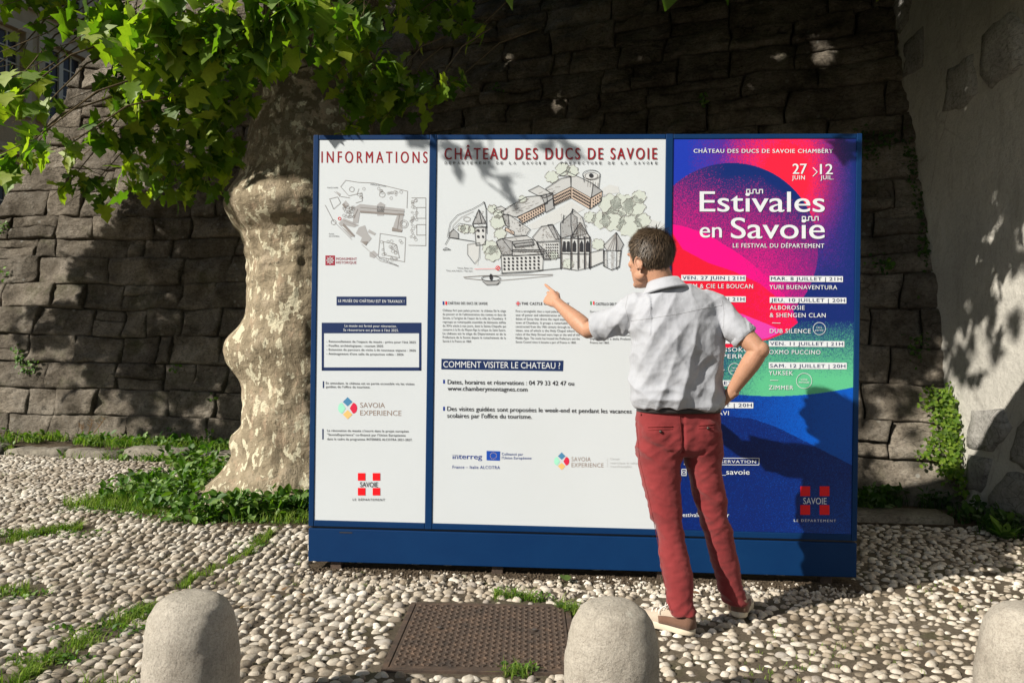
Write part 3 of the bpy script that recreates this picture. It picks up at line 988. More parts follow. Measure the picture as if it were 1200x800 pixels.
gp = []; dp_ = []
for L, w_, de in grass_lines:
    if de <= 0: continue
    for a, b in zip(L[:-1], L[1:]):
        ln = (b-a).length; cnt = int(ln*w_*2*8500*de)
        t = rng.random(cnt); off = rng.normal(0, .42, cnt)*w_*(.7+.5*np.sin(t*9+ln*5))
        nrm = np.array([-(b-a).y, (b-a).x])/ln
        q = np.array(a)+t[:, None]*np.array(b-a)+off[:, None]*nrm
        clump = np.array([mnoise.noise(Vector((x*9, y*9, 0))) for x, y in q])
        q = q[clump > -.25+.2*rng.random(len(q))]
        z = np.zeros((len(q), 1))
        q = np.concatenate([q, z], 1)
        s = rng.random(len(q)) < .8
        gp.append(q[s]); dp_.append(q[~s])
gp = np.concatenate(gp); dp_ = np.concatenate(dp_)
blades('short_grass', gp, .015, .062, .0026, M['grass'], 1.6)
blades('dry_grass', dp_, .01, .04, .0018, M['drygrass'], 1.2)
# thin tufts between the cobbles
k = 5200
q = np.stack([rng.uniform(-5.5, 3.4, k), rng.uniform(2.8, 8.6, k), np.zeros(k)], 1)
cl = np.array([mnoise.noise(Vector((x*1.3+4, y*1.3, 0))) + .6*mnoise.noise(Vector((x*7, y*7, 3))) for x, y, _ in q])
q = q[(cl > .22) & keep_mask(q[:, :2])]
blades('sprigs_between_cobbles', np.repeat(q, 5, 0)+rng.normal(0, .008, (len(q)*5, 3))*[1, 1, 0], .008, .026, .0018, M['grass'], 1.0)
def leaf_patch(name, pos, size, mat, seg=1, tilt=.7, normal=None, parent=None, h=(0, 0)):
    """broad little leaves: each a folded oval of eight corners"""
    n = len(pos); pos = np.asarray(pos, float).copy()
    pos[:, 2] += rng.uniform(h[0], h[1], n)**1.0
    base = np.array([[0, 0, 0], [.25, .30, .06], [.60, .36, .08], [.88, .20, .03], [1.05, 0, -.08], [.88, -.20, .03], [.60, -.36, .08], [.25, -.30, .06], [.5, 0, 0]])
    F0 = np.array([[8, 0, 1], [8, 1, 2], [8, 2, 3], [8, 3, 4], [8, 4, 5], [8, 5, 6], [8, 6, 7], [8, 7, 0]])
    s = rng.uniform(size[0], size[1], n); az = rng.uniform(0, 2*np.pi, n)
    el = rng.normal(0, tilt, n); ro = rng.normal(0, tilt*.6, n)
    ca, sa_ = np.cos(az), np.sin(az); ce, se = np.cos(el), np.sin(el); cr2, sr2 = np.cos(ro), np.sin(ro)
    B = base[None]*s[:, None, None]
    x, y, z = B[..., 0], B[..., 1], B[..., 2]
    y2 = y*cr2[:, None]-z*sr2[:, None]; z2 = y*sr2[:, None]+z*cr2[:, None]
    x3 = x*ce[:, None]-z2*se[:, None]; z3 = x*se[:, None]+z2*ce[:, None]
    X = x3*ca[:, None]-y2*sa_[:, None]; Y = x3*sa_[:, None]+y2*ca[:, None]
    W = np.stack([X, Y, z3], 2)
    if normal is not None:     # lie against a wall: rotate z -> normal
        nn = Vector(normal).normalized(); Q = Vector((0, 0, 1)).rotation_difference(nn).to_matrix()
        W = W @ np.array(Q).T
    V = (W + pos[:, None, :]).reshape(-1, 3)
    F = (F0[None]+(np.arange(n)*9)[:, None, None]).reshape(-1, 3)
    return mk(name, V, F, mat, parent)
def gauss_pts(blobs):
    out = []
    for (px, py, rx, ry, cnt) in blobs:
        c = ground(px, py)
        t = rng.uniform(0, 2*np.pi, cnt); r_ = np.sqrt(rng.random(cnt))
        out.append(np.stack([c.x+rx*r_*np.cos(t), c.y+ry*r_*np.sin(t), np.zeros(cnt)], 1))
    return np.concatenate(out)
wp = gauss_pts([(345, 602, .20, .22, 300), (310, 605, .24, .22, 340), (270, 609, .20, .12, 170), (228, 612, .2, .10, 110), (200, 592, .25, .3, 240), (185, 575, .3, .35, 260), (225, 575, .25, .35, 260), (150, 588, .22, .2, 120), (250, 560, .3, .4, 200), (225, 545, .3, .3, 120), (365, 596, .12, .25, 150)])
tag(leaf_patch('ground_weeds', wp, (.03, .085), M['weed'], tilt=.75, h=(.01, .17)), kind='stuff')
blades('weed_stems', wp[::2], .03, .12, .003, M['weed'], 1.0)
fw = gauss_pts([(330, 613, .35, .10, 160), (250, 612, .3, .12, 160), (180, 606, .35, .12, 160), (120, 600, .3, .1, 110), (300, 640, .12, .06, 30), (60, 628, .4, .1, 150), (15, 700, .2, .07, 90), (120, 742, .25, .05, 110), (170, 722, .12, .05, 60), (60, 775, .2, .05, 80), (665, 716, .05, .05, 40), (610, 788, .08, .04, 60), (620, 703, .12, .03, 60), (590, 696, .06, .03, 30)])
tag(leaf_patch('low_weeds', fw, (.010, .028), M['weed'], tilt=.7, h=(.008, .035)), kind='stuff')
blades('long_grass', gauss_pts([(190, 585, .5, .45, 1600), (130, 590, .35, .25, 700), (250, 545, .4, .5, 900), (300, 609, .5, .16, 420), (345, 611, .15, .14, 160)]), .03, .12, .0026, M['grass'], 1.3)
# the ledge vegetation
lg = []
for i in range(3600):
    t = rng.uniform(0, 7.2); p, d = ledge_at(t); nn = Vector((-d.y, d.x, 0)); o = rng.choice([rng.normal(.42, .16), rng.normal(-.02, .05)], p=[.8, .2])
    q = p+nn*o
    if mnoise.noise(q*1.9)+.3*mnoise.noise(q*6) > -.16: lg.append((q.x, q.y, .10 if o > .15 else .01))
lg = np.array(lg)
blades('ledge_grass', np.repeat(lg, 3, 0)+rng.normal(0, .02, (len(lg)*3, 3))*[1, 1, 0], .03, .12, .004, M['grass'], .9)
tag(leaf_patch('ledge_weeds', lg[::2], (.03, .09), M['weed'], tilt=.8, h=(.0, .09)), kind='stuff')
dl = []
for i in range(500):
    t = rng.uniform(0, 7.2); p, d = ledge_at(t); nn = Vector((-d.y, d.x, 0)); q = p+nn*rng.uniform(.5, .85)
    if mnoise.noise(q*1.2+Vector((7, 0, 0))) > 0: dl.append((q.x, q.y, .11))
tag(leaf_patch('dead_leaf_litter', np.array(dl), (.02, .05), M['deadleaf'], tilt=.4, h=(0, .03)), kind='stuff')
# small fallen leaves on the cobbles
fl = np.array([[*ground(a, b).to_2d(), .028] for a, b in ((332, 698), (318, 704), (352, 702), (345, 727), (936, 752), (430, 766), (292, 716), (512, 690), (820, 702), (1120, 700))])
tag(leaf_patch('fallen_leaf_scraps', fl, (.03, .055), M['deadleaf'], tilt=.2), kind='stuff')
gl_ = leaf_patch('green_fallen_leaf', np.array([[*ground(664, 687).to_2d(), .03]]), (.085, .09), M['leaves'], tilt=.15)
tag(gl_, 'single fresh green leaf lying on the pale cobbles in front of the board', 'leaf')
# dark plants by the corner
cw = gauss_pts([(1030, 590, .22, .18, 260), (1015, 600, .15, .2, 150), (1050, 578, .3, .12, 150), (1150, 612, .25, .15, 120), (1185, 625, .2, .2, 160), (1105, 596, .2, .08, 80)])
cw = cw[cw[:, 0] < RX-.02]
tag(leaf_patch('shaded_weeds', cw, (.03, .075), M['darkweed'], tilt=.8, h=(.02, .14)), kind='stuff')
blades('shaded_grass', np.repeat(cw, 2, 0)+rng.normal(0, .03, (len(cw)*2, 3))*[1, 1, 0], .04, .16, .004, M['darkweed'], .7)
pl = empty('corner_plant', ground(1178, 632), 'leafy green plant growing from the cobbles at the foot of the side wall, right edge', 'plant')
c = ground(1178, 632)
lv = MB()
for i in range(26):
    a = rng.uniform(0, 2*np.pi); e = rng.uniform(.3, 1.2); L_ = rng.uniform(.10, .24); wd_ = L_*.16
    d = Vector((math.cos(a)*math.cos(e), math.sin(a)*math.cos(e), math.sin(e))); s_ = Vector((-math.sin(a), math.cos(a), 0))
    P_ = [c+d*(L_*t)+Vector((0, 0, -.25*L_*t*t)) for t in (0, .3, .65, 1)]
    V = [P_[0]+s_*.004, P_[0]-s_*.004, P_[1]+s_*wd_, P_[1]-s_*wd_, P_[2]+s_*wd_*.8, P_[2]-s_*wd_*.8, P_[3]]
    lv.add(V, [(0,1,3,2),(2,3,5,4),(4,5,6)])
lv.build('leaf_rosette', M['weed'], pl)

# ================================================================ wall creeper, moss
def px2wall(px, py, n=1):
    best = None
    for u in np.linspace(0.7, WL, 170):
        for z in np.linspace(0, 6.2, 70):
            q = topx(wallP(u, z)); d = (q[0]-px)**2+(q[1]-py)**2
            if best is None or d < best[0]: best = (d, u, z)
    return best[1], best[2]
WG = [(u, z, *topx(wallP(u, z))) for u in np.linspace(0.7, WL, 320) for z in np.linspace(0, 6.2, 150)]
WGa = np.array(WG)
def px2wall(px, py):
    i = np.argmin((WGa[:, 2]-px)**2+(WGa[:, 3]-py)**2); return WGa[i, 0], WGa[i, 1]
cre = empty('wall_creeper', wallP(*px2wall(1112, 575)), 'bright green small-leaved creeper hanging in the corner of the two walls', 'creeper')
pts_ = []
for (px, py, rr, cnt) in ((1092, 470, 16, 90), (1105, 480, 18, 110), (1118, 475, 12, 70), (1112, 500, 20, 150), (1120, 520, 18, 150), (1100, 525, 18, 110), (1086, 532, 12, 40), (1118, 545, 17, 130), (1108, 552, 12, 60), (1130, 560, 10, 60), (1132, 578, 7, 30), (1125, 500, 12, 70), (1112, 462, 9, 30)):
    for _ in range(cnt):
        a = rng.uniform(0, 2*np.pi); r_ = rr*math.sqrt(rng.random())
        u, z = px2wall(px+r_*math.cos(a), py+r_*math.sin(a))
        if u < WL-.02:
            p = wallP(u+rng.uniform(-.02, .02), z, rng.uniform(.03, .13))
            if p.x > RX-.04: p.x = RX-.04-rng.random()*.05
            pts_.append(p[:])
leaf_patch('creeper_leaves', np.array(pts_), (.022, .042), M['creeper'], tilt=.65, normal=(-.25, -.85, .5), parent=cre)
st_ = MB()
for a, b in (((1132, 585), (1112, 470)), ((1132, 585), (1090, 530)), ((1128, 560), (1118, 466))):
    P_ = []
    for t in np.linspace(0, 1, 8):
        u, z = px2wall(a[0]+(b[0]-a[0])*t, a[1]+(b[1]-a[1])*t); p = wallP(u, z, .05+.02*math.sin(t*9)); p.x = min(p.x, RX-.03); P_.append(p)
    st_.tube(P_, .004, 5)
st_.build('creeper_stem', M['twig'], cre)
def wall_tufts(name, spots, mat, label, cat, size):
    pp = []
    for (px, py, rx, ry, cnt) in spots:
        for _ in range(cnt):
            u, z = px2wall(px+rng.normal(0, rx), py+rng.normal(0, ry)); p = wallP(u, z, rng.uniform(.0, .05))
            if p.x < RX-.02: pp.append(p[:])
    return tag(leaf_patch(name, np.array(pp), size, mat, tilt=.7, normal=(-.2, -.9, .3)), kind='stuff')
wall_tufts('wall_moss', [(1072, 175, 6, 12, 140), (1078, 210, 6, 18, 200), (1084, 250, 4, 18, 160), (1088, 290, 4, 18, 120), (1030, 165, 14, 6, 70), (1020, 180, 8, 6, 50), (1075, 405, 6, 8, 60), (1030, 310, 10, 6, 40), (1010, 160, 6, 8, 30)], M['darkweed'], '', '', (.015, .04))
wall_tufts('wall_weeds', [(23, 418, 3, 7, 60), (36, 431, 5, 4, 50), (5, 268, 5, 3, 30), (5, 322, 4, 3, 20), (1042, 310, 5, 3, 22), (824, 118, 3, 4, 25), (206, 432, 3, 4, 14), (202, 503, 4, 5, 24), (246, 512, 4, 4, 20), (248, 466, 4, 2, 12), (583, 108, 5, 4, 22)], M['weed'], '', '', (.02, .05))
# dry stalks on the ledge
for i, (a, b) in enumerate((((96, 507), (95, 497)), ((110, 507), (123, 489)), ((103, 508), (108, 491)))):
    p0 = atY(*a, 8.7); p1 = atY(*b, 8.7); mbs = MB().tube([p0, p0.lerp(p1, .5)+Vector((.01, 0, 0)), p1], [.004, .003, .002], 5)
    for k in range(6):
        q = p0.lerp(p1, .4+.1*k); mbs.tube([q, q+Vector((.03*(-1)**k, 0, .025))], .003, 4)
    tag(mbs.build('dry_stalk', M['deadleaf']), ['short dry stalk on the ledge, leftmost of three', 'tall leaning dry stalk on the ledge, rightmost of three', 'dry stalk on the ledge between its two neighbours'][i], 'dry plant', 'dry stalks on the ledge')

# ================================================================ PLANE TREE
TX, TY = -1.70, 6.50
tree = empty('plane_tree', (TX, TY, 0), 'old plane tree with bulging mottled trunk and lobed green leaves, left of the board', 'tree')
tz = [-.12, .04, .17, .33, .43, .555, .62, .97, 1.04, 1.165, 1.26, 1.39, 1.58, 1.84, 1.97, 2.10, 2.26, 2.45, 2.64, 2.87, 3.44, 4.2]
tl = [.60, .54, .50, .46, .44, .43, .425, .42, .425, .43, .43, .425, .417, .417, .45, .52, .545, .50, .46, .42, .38, .36]
tr = [.62, .56, .52, .50, .47, .45, .44, .42, .42, .42, .42, .42, .42, .43, .45, .48, .50, .50, .49, .48, .47, .46]
cxs = [0]*len(tz)
KT = 1.065
tz = [CAM_H+(a-CAM_H)*KT for a in tz]; tl = [a*KT for a in tl]; tr = [a*KT for a in tr]
V = []; F = []; na, nh = 190, 300
for j in range(nh+1):
    z = -.22 + 4.7*j/nh
    rl = np.interp(z, tz, tl); rr_ = np.interp(z, tz, tr)
    for k in range(na):
        a = 2*math.pi*k/na; ca, sa_ = math.cos(a), math.sin(a)      # a = pi is the left
        w0 = (1-ca)/2
        r_ = rr_*(1-w0)+rl*w0
        d = Vector((ca, sa_, 0))
        # flares of the roots near the ground
        fl_ = math.exp(-max(z, 0)/.16)
        r_ += fl_*.16*(.5+.5*math.cos(a*4+.9))*(.6+.4*w0)
        r_ += .46*math.exp(-max(z, 0)/.15)*math.exp(-((a-R(205))/R(15))**2)
        # burls
        def burl(az, zz, wa, wz, h_):
            da = (a-az+math.pi) % (2*math.pi)-math.pi
            return h_*math.exp(-(da/wa)**2-abs((z-zz)/wz)**2.8)
        r_ += burl(R(192), 1.17, R(34), .185, .155)+burl(R(196), .48, R(17), .085, .065)
        r_ += burl(R(215), 2.34, R(40), .16, .07)+burl(R(265), 2.28, R(30), .14, .07)+burl(R(250), 1.25, R(22), .12, .03)
        r_ -= burl(R(225), 2.10, R(34), .035, .020)+burl(R(268), 2.15, R(26), .03, .018)
        P3 = Vector((ca*1.2, sa_*1.2, z))
        r_ += .020*mnoise.fractal(P3*1.6, .8, 2, 4)+.012*mnoise.fractal(Vector((ca*3, sa_*3, z*5)), .8, 2, 4)
        r_ += .004*math.sin(z*55+5*mnoise.noise(P3*2.0))*math.exp(-((z-1.88)/.24)**2)
        V.append((TX + ca*r_ + .02*z, TY + sa_*r_, z))
for j in range(nh):
    for k in range(na):
        k2 = (k+1) % na; F.append((j*na+k, j*na+k2, (j+1)*na+k2, (j+1)*na+k))
trunk = mk('trunk', np.array(V), np.array(F), M['bark'], tree, True)
# limbs
top = Vector((TX+.08, TY, 4.35))
limbs = [((-3.2, 5.2, 5.2), (-5.5, 5.0, 6.2), (-7.6, 5.6, 6.8), .20), ((-2.2, 7.4, 5.3), (-4.0, 8.4, 6.8), (-6.5, 8.6, 7.8), .16), ((-.4, 5.0, 5.1), (1.4, 4.2, 5.9), (3.2, 3.8, 6.3), .19), ((-.9, 6.6, 5.6), (.6, 7.0, 7.2), (2.5, 6.6, 8.2), .16), ((-1.8, 5.6, 5.6), (-2.2, 4.4, 7.4), (-2.8, 3.6, 8.6), .18)]
for a, b, c_, r_ in limbs:
    a, b, c_ = Vector(a), Vector(b), Vector(c_)
    P_ = [top-Vector((0, 0, .35)), top.lerp(a, .5)+Vector((0, 0, .1)), a, a.lerp(b, .5)+Vector((0, 0, .12)), b, b.lerp(c_, .5), c_]
    lb = MB().tube(P_, [r_*1.5, r_*1.15, r_, r_*.8, r_*.6, r_*.4, r_*.15], 14)
    lb.build('limb', M['bark'], tree, True)
# leaf shapes (five-lobed, folded along the midrib, drooping)
def leaf_shape(seed):
    rr = random.Random(seed)
    half = [(0.0, 0.0), (-.10, .16), (-.06, .42), (.10, .34), (.16, .30), (.30, .62), (.42, .40), (.52, .24), (.66, .33), (.80, .15), (1.02, 0.0)]
    half = [(x+rr.uniform(-.02, .02), max(y+rr.uniform(-.03, .03), 0) if 0 < i < 10 else 0.0) for i, (x, y) in enumerate(half)]
    fold = rr.uniform(.12, .35); droop = rr.uniform(.12, .45); cur = rr.uniform(-.2, .2)
    def z(x, y): return abs(y)*fold - droop*x*x - .35*y*y + cur*x*y
    V = [(x, y, z(x, y)) for x, y in half] + [(x, -y, z(x, -y)) for x, y in half[1:-1]]
    mid = [(.15, 0), (.45, 0), (.7, 0)]
    n0 = len(V); V += [(x, 0, z(x, 0)-.01) for x, _ in mid]
    L1 = list(range(11)); L2 = [0]+list(range(11, 20))+[10]
    F = []
    for L_, flip in ((L1, 0), (L2, 1)):
        m0, m1, m2 = n0, n0+1, n0+2
        T = [(m0, L_[0], L_[1]), (m0, L_[1], L_[2]), (m0, L_[2], L_[3]), (m0, L_[3], L_[4]), (m1, m0, L_[4]), (m1, L_[4], L_[5]), (m1, L_[5], L_[6]), (m1, L_[6], L_[7]), (m2, m1, L_[7]), (m2, L_[7], L_[8]), (m2, L_[8], L_[9]), (m2, L_[9], L_[10])]
        F += [t if not flip else (t[0], t[2], t[1]) for t in T]
    V += [(-.55, .012, .02), (-.55, -.012, .02)]; F.append((0, n0+3, n0+4))
    return np.array(V), np.array(F)
LS = [leaf_shape(s) for s in range(8)]
def leaf_cloud(pos, size, droop=.45):
    n = len(pos); out = []
    for p in pos:
        az = rng.uniform(0, 2*math.pi); el = rng.normal(-.75, .5); ro = rng.normal(0, .5); s = rng.uniform(*size)
        Mx = Matrix.Translation(Vector(p)) @ Matrix.Rotation(az, 4, 'Z') @ Matrix.Rotation(-el, 4, 'Y') @ Matrix.Rotation(ro, 4, 'X') @ Matrix.Scale(s, 4)
        out.append((Mx, int(rng.integers(0, 8)), s))
    return out
def PQ(v): return v[0]-1.6*v[1], v[2]+1.12*v[1]
vis_blobs = [ # px, py, radius px, depth, count
    (10, -2, 26, 4.6, 12), (55, -6, 26, 4.6, 12), (80, 8, 16, 4.5, 6), (128, 22, 34, 4.4, 36), (165, 50, 42, 4.3, 44), (215, 30, 46, 4.1, 50), (270, 20, 48, 3.9, 46), (330, 22, 44, 4.1, 44), (385, 18, 44, 4.4, 46), (300, 62, 34, 4.3, 26), (250, 75, 42, 4.4, 46), (440, 12, 40, 4.9, 46), (490, 12, 36, 5.2, 36), (535, 12, 26, 5.4, 22), (430, 60, 38, 4.9, 44), (465, 92, 30, 5.0, 34), (505, 105, 26, 5.0, 24), (430, 120, 34, 5.2, 38), (470, 120, 24, 5.1, 22), (400, 92, 28, 5.1, 26), (556, 35, 18, 5.4, 9), (535, 95, 12, 5.4, 6), (405, 145, 14, 5.4, 9),
    (205, 100, 44, 4.8, 52), (160, 118, 36, 4.9, 40), (255, 130, 34, 4.9, 40), (225, 150, 44, 5.1, 56), (180, 165, 40, 5.2, 50), (255, 180, 30, 5.3, 36), (215, 205, 32, 5.3, 40), (170, 210, 30, 5.3, 34), (120, 160, 20, 5.0, 12), (110, 222, 24, 5.3, 20), (85, 218, 16, 5.3, 9), (255, 225, 14, 5.3, 6), (290, 105, 24, 5.0, 20),
    (18, 60, 20, 4.6, 4), (40, 88, 16, 4.5, 4), (62, 38, 12, 4.5, 3), (98, 44, 14, 4.6, 5), (20, 100, 24, 4.5, 11), (12, 128, 18, 4.4, 7), (52, 118, 14, 4.5, 4), (42, 160, 24, 4.3, 12), (85, 168, 14, 4.5, 5), (12, 178, 22, 4.4, 11), (18, 202, 10, 4.6, 5), (130, 95, 18, 4.9, 8), (118, 145, 18, 4.9, 7), (68, 60, 8, 4.6, 2),
]
def clear_ray(q):
    """slide a leaf along the line of sight until it no longer shades the board or the sunny part of the trunk"""
    C = Vector((0, 0, CAM_H)); k = 1.0
    for _ in range(40):
        v = C+(q-C)*k; a, b = PQ(v)
        if (-8.6 < a < -4.9 and b < 7.55) or (-12.9 < a < -10.9 and b < 9.35): k += .02
        else: return v
    return v
vis_leaves = []; twigs = MB()
fork = Vector((TX, TY-.2, 4.2))
for (px, py, rp, dp, cnt) in vis_blobs:
    c = atY(px, py, dp); r_ = rp/FPX*dp
    pos = []
    while len(pos) < cnt:
        v = Vector(rng.normal(0, 1, 3).tolist()).normalized()*r_*rng.random()**.4
        v.y *= 1.6
        q = c+v
        q = clear_ray(q)
        a = topx(q)
        if (a[0] > 300 and a[0] < 395 and a[1] > 88) : 
            cnt -= 1; continue
        pos.append(q)
    vis_leaves += leaf_cloud(pos, (.066, .140) if dp > 4.5 else (.075, .160))
    c = sum(pos, Vector())/max(len(pos), 1) if pos else c
    src = c + Vector((.25+.3*rng.random(), .25, .35+.2*rng.random()))
    def okray(P_): return not any((-8.6 < PQ(v)[0] < -4.9 and PQ(v)[1] < 7.55) or (-12.9 < PQ(v)[0] < -10.9 and PQ(v)[1] < 9.35) for v in P_)
    P_ = [src, src.lerp(c, .5)+Vector((0, 0, .07)), c, c+(c-src)*.4+Vector((0, 0, .03))]
    if okray(P_) and pos and not any(285 < topx(v)[0] < 425 and topx(v)[1] > 95 for v in P_):
        twigs.tube(P_, [.006, .005, .0035, .0015], 5)
        for kk in range(min(10, len(pos))):
            q = pos[kk]; s0 = c.lerp(src, rng.random()*.6)
            if (q-s0).length < r_*1.6: twigs.tube([s0, s0.lerp(q, .5)+Vector((0, 0, .03)), q], [.0025, .0018, .001], 4)
# a few leaves whose shadows fall on the top of the board
def on_ray(P, t): return P - Vector((1.6, 1.0, -1.12))*t
brd = []
for (px, py, t) in ((575, 190, 1.25), (590, 205, 1.3), (583, 222, 1.22), (600, 212, 1.3), (560, 175, 1.2), (548, 168, 1.3), (530, 168, 1.35), (640, 166, 1.3), (668, 168, 1.4), (505, 166, 1.3), (523, 172, 1.2), (620, 164, 1.3), (565, 183, 1.28), (590, 215, 1.25), (1000, 160, .9), (995, 166, .9), (1008, 170, .95)):
    s_, z_ = b2l(px, py); brd.append(on_ray(BP(s_, z_), t))
vis_leaves += leaf_cloud(brd, (.10, .15))
twigs.tube([Vector((-2.3, 3.9, 4.4)), brd[0]+Vector((0, 0, .12)), brd[0], brd[4]], [.008, .006, .004, .002], 5)
# upper crown, above the frame: it throws the dappled shade on both walls
fleck = []
for px, py, r_ in ((597, 68, .13), (578, 107, .14), (650, 120, .15), (960, 55, .17), (975, 68, .10), (918, 62, .09), (905, 66, .06), (900, 10, .06), (640, 0, .05)):
    u, z = px2wall(px, py); p, q = PQ(wallP(u, z)); fleck.append((p, q, r_))
for px, py, r_ in ((200, 372, .10), (212, 345, .10), (150, 390, .05), (190, 420, .05), (240, 430, .07), (255, 425, .06), (240, 465, .07), (225, 440, .06), (250, 480, .10), (235, 490, .10), (265, 485, .10), (185, 482, .05), (130, 297, .04), (100, 320, .04), (60, 300, .05), (180, 500, .05), (255, 455, .06), (190, 463, .04), (210, 400, .05), (60, 360, .07), (85, 385, .07), (40, 370, .06), (140, 500, .12), (75, 500, .1)):
    u, z = px2wall(px, py); p, q = PQ(wallP(u, z)); fleck.append((p, q, r_))
for px, py, r_ in ((1090, 40, .03), (1055, 12, .10)):
    P_ = atX(px, py, RX); p, q = PQ(P_); fleck.append((p, q, r_))
def dens(p, q):
    """how closely the crown is leafed, seen from the sun"""
    qm = 9.3 + max(0.0, (-13-p)*.22)
    if p > -10.9: qm = 8.2
    if p > -8.6: qm = 8.9
    d = min(1.0, max(0.0, (q-qm)/.35+.5))
    if p > -8.6 and q < 8.9:                     # loose fringe over the corner: dapples
        d = max(d, .36 if 8.3 < q else (.12 if 7.7 < q else 0.0))
    e = -20.0 - .45*math.sin(q*1.9+1) - .2*math.sin(q*5.3)
    if q < 12.6: e = -23.2
    if p < e: d *= max(0.0, 1-(e-p)/.9)
    if p < -22.8: d = 0
    return d
up_pos = []
cl_n = 0
def offscreen(v):
    a = topx(v)
    return v.y < .4 or a[1] < -28 or a[0] < -60 or a[0] > 1260
crng = np.random.default_rng(11)
for _ in range(9500):
    x, y, z = crng.uniform(-11.5, 4.2), crng.uniform(1.6, 9.6), crng.uniform(2.6, 9.5)
    if ((x+3.2)/8.2)**2+((y-6)/4.7)**2+((z-6.3)/3.7)**2 > 1: continue
    p, q = PQ((x, y, z))
    if q > 16.5 or dens(p, q) < crng.random()*.9+.05: continue
    if not offscreen(Vector((x, y, z))): continue
    nlf = int(crng.integers(7, 14))
    for k in range(nlf):
        v = Vector((x, y, z))+Vector(crng.normal(0, .17, 3).tolist())
        if not offscreen(v): continue
        p, q = PQ(v)
        if dens(p, q) < .05 + crng.random()*.3: continue
        if any(((p-fp)/1.2)**2+(q-fq)**2 < fr_*fr_*(.7+1.6*crng.random()) for fp, fq, fr_ in fleck): continue
        up_pos.append(v)
print('crown leaves', len(up_pos), 'visible', len(vis_leaves))
up_leaves = leaf_cloud(up_pos, (.13, .21))
def in_frame(Mx):
    a = topx(Mx.translation); return 0 < a[0] < 1200 and 0 < a[1] < 800
sc = [(s/max((Mx.translation.y), .5) if in_frame(Mx) else 0, i) for i, (Mx, v_, s) in enumerate(vis_leaves)]
bigl = set(i for s, i in sorted(sc, reverse=True)[:300] if s > 0)
crown = twigs.build('twigs', M['twig'], tree, True)
tag(crown, kind='stuff')
lm = []
for V_, F_ in LS:
    me = mesh_from(V_, F_, False); me.name = 'leaf'; me.materials.append(M['leaf']); lm.append(me)
rest_ = []
for i, (Mx, v_, s) in enumerate(vis_leaves):
    if i in bigl:
        o = bpy.data.objects.new('leaf', lm[v_]); COL.objects.link(o)
        adopt(o, tree); loc, rot, scl = Mx.decompose(); o.location = loc; o.rotation_euler = rot.to_euler(); o.scale = scl
    else: rest_.append((Mx, v_))
def join_leaves(lst, name):
    allv = []; allf = []; off = 0
    for Mx, v_ in lst:
        V_, F_ = LS[v_]; m3 = np.array(Mx)
        allv.append(V_ @ m3[:3, :3].T + m3[:3, 3]); allf.append(F_+off); off += len(V_)
    return tag(mk(name, np.concatenate(allv), np.concatenate(allf), M['leaves'], tree, False), kind='stuff')
join_leaves(rest_+[(a, b) for a, b, _ in up_leaves], 'crown')
# ================================================================ INFORMATION BOARD
m = Mat('blue_paint', 0.55, 0.15)
m.color(m.mix(m.ramp(m.noise(3, 5, .7), [(.4, 0.0), (.7, .35)]), (0.0008, 0.022, 0.085), (0.003, 0.036, 0.115)))
d_ = m.ramp(m.noise(120, 3, .9), [(.69, 0.0), (.74, .5)]); m.color(m.mix(d_, m.b.inputs['Base Color'].links[0].from_socket, (0.10, 0.14, 0.19)))
M['blue'] = m.m
def printmat(name, c, rough=.38): return flat(name, c, rough, .35)
M['white'] = printmat('poster_white', (0.57, 0.60, 0.615), .45)
m = Mat('poster_white', .45, .35)
c = m.mix(m.ramp(m.noise(1.5, 5, .6), [(.45, 0.0), (.75, .25)]), (0.515, 0.555, 0.59), (0.46, 0.485, 0.49))
c = m.mix(m.ramp(m.noise(160, 2, .9), [(.70, 0.0), (.76, .4)]), c, (0.30, 0.29, 0.26)); m.color(c); M['white'] = m.m
M['ink_red'] = printmat('ink_red', (0.24, 0.005, 0.010))
M['ink_black'] = printmat('ink_black', (0.03, 0.03, 0.035))
M['ink_grey'] = printmat('ink_grey', (0.22, 0.20, 0.19))
M['ink_navy'] = printmat('ink_navy', (0.008, 0.022, 0.085))
M['ink_white'] = printmat('ink_white', (0.58, 0.61, 0.65))
M['brown_ink'] = printmat('ink_taupe', (0.26, 0.20, 0.17))
M['sq_red'] = printmat('print_red', (0.72, 0.006, 0.012))
M['sq_red2'] = printmat('print_red_poster', (0.62, 0.005, 0.012))
M['teal'] = printmat('print_steel_blue', (0.06, 0.20, 0.36)); M['mint'] = printmat('print_mint', (0.30, 0.66, 0.50))
M['crimson'] = printmat('print_crimson', (0.56, 0.02, 0.06)); M['ochre'] = printmat('print_ochre', (0.66, 0.44, 0.16))
M['eu_blue'] = printmat('print_flag_blue', (0.01, 0.06, 0.35)); M['inter_blue'] = printmat('print_logo_blue', (0.01, 0.035, 0.22))
M['roof_grey'] = printmat('print_roof_grey', (0.44, 0.455, 0.465)); M['roof_dark'] = printmat('print_roof_dark', (0.31, 0.32, 0.33)); M['plan_grey'] = printmat('print_plan_grey', (0.33, 0.33, 0.34))
M['shade_grey'] = printmat('print_light_grey', (0.50, 0.52, 0.53)); M['tree_tint'] = printmat('print_tree_tint', (0.47, 0.515, 0.48)); M['peach'] = printmat('print_peach', (0.50, 0.40, 0.33))
M['flag_green'] = printmat('print_green', (0.03, 0.25, 0.08)); M['maroon'] = printmat('print_maroon', (0.28, 0.008, 0.03))
board = empty('information_board', BO + BD*1.48, 'large blue framed information board with three printed panels standing on the cobbles', 'information board')
TH = .09
def bbox(name, s0, s1, z0, z1, o0, o1, mat, bev=.004, parent=None):
    b = MB(); b.box(s0, s1, o0, o1, z0, z1, lambda s, o, z: BP(s, z, o)); return b.build(name, mat, parent or board, bevel=bev)
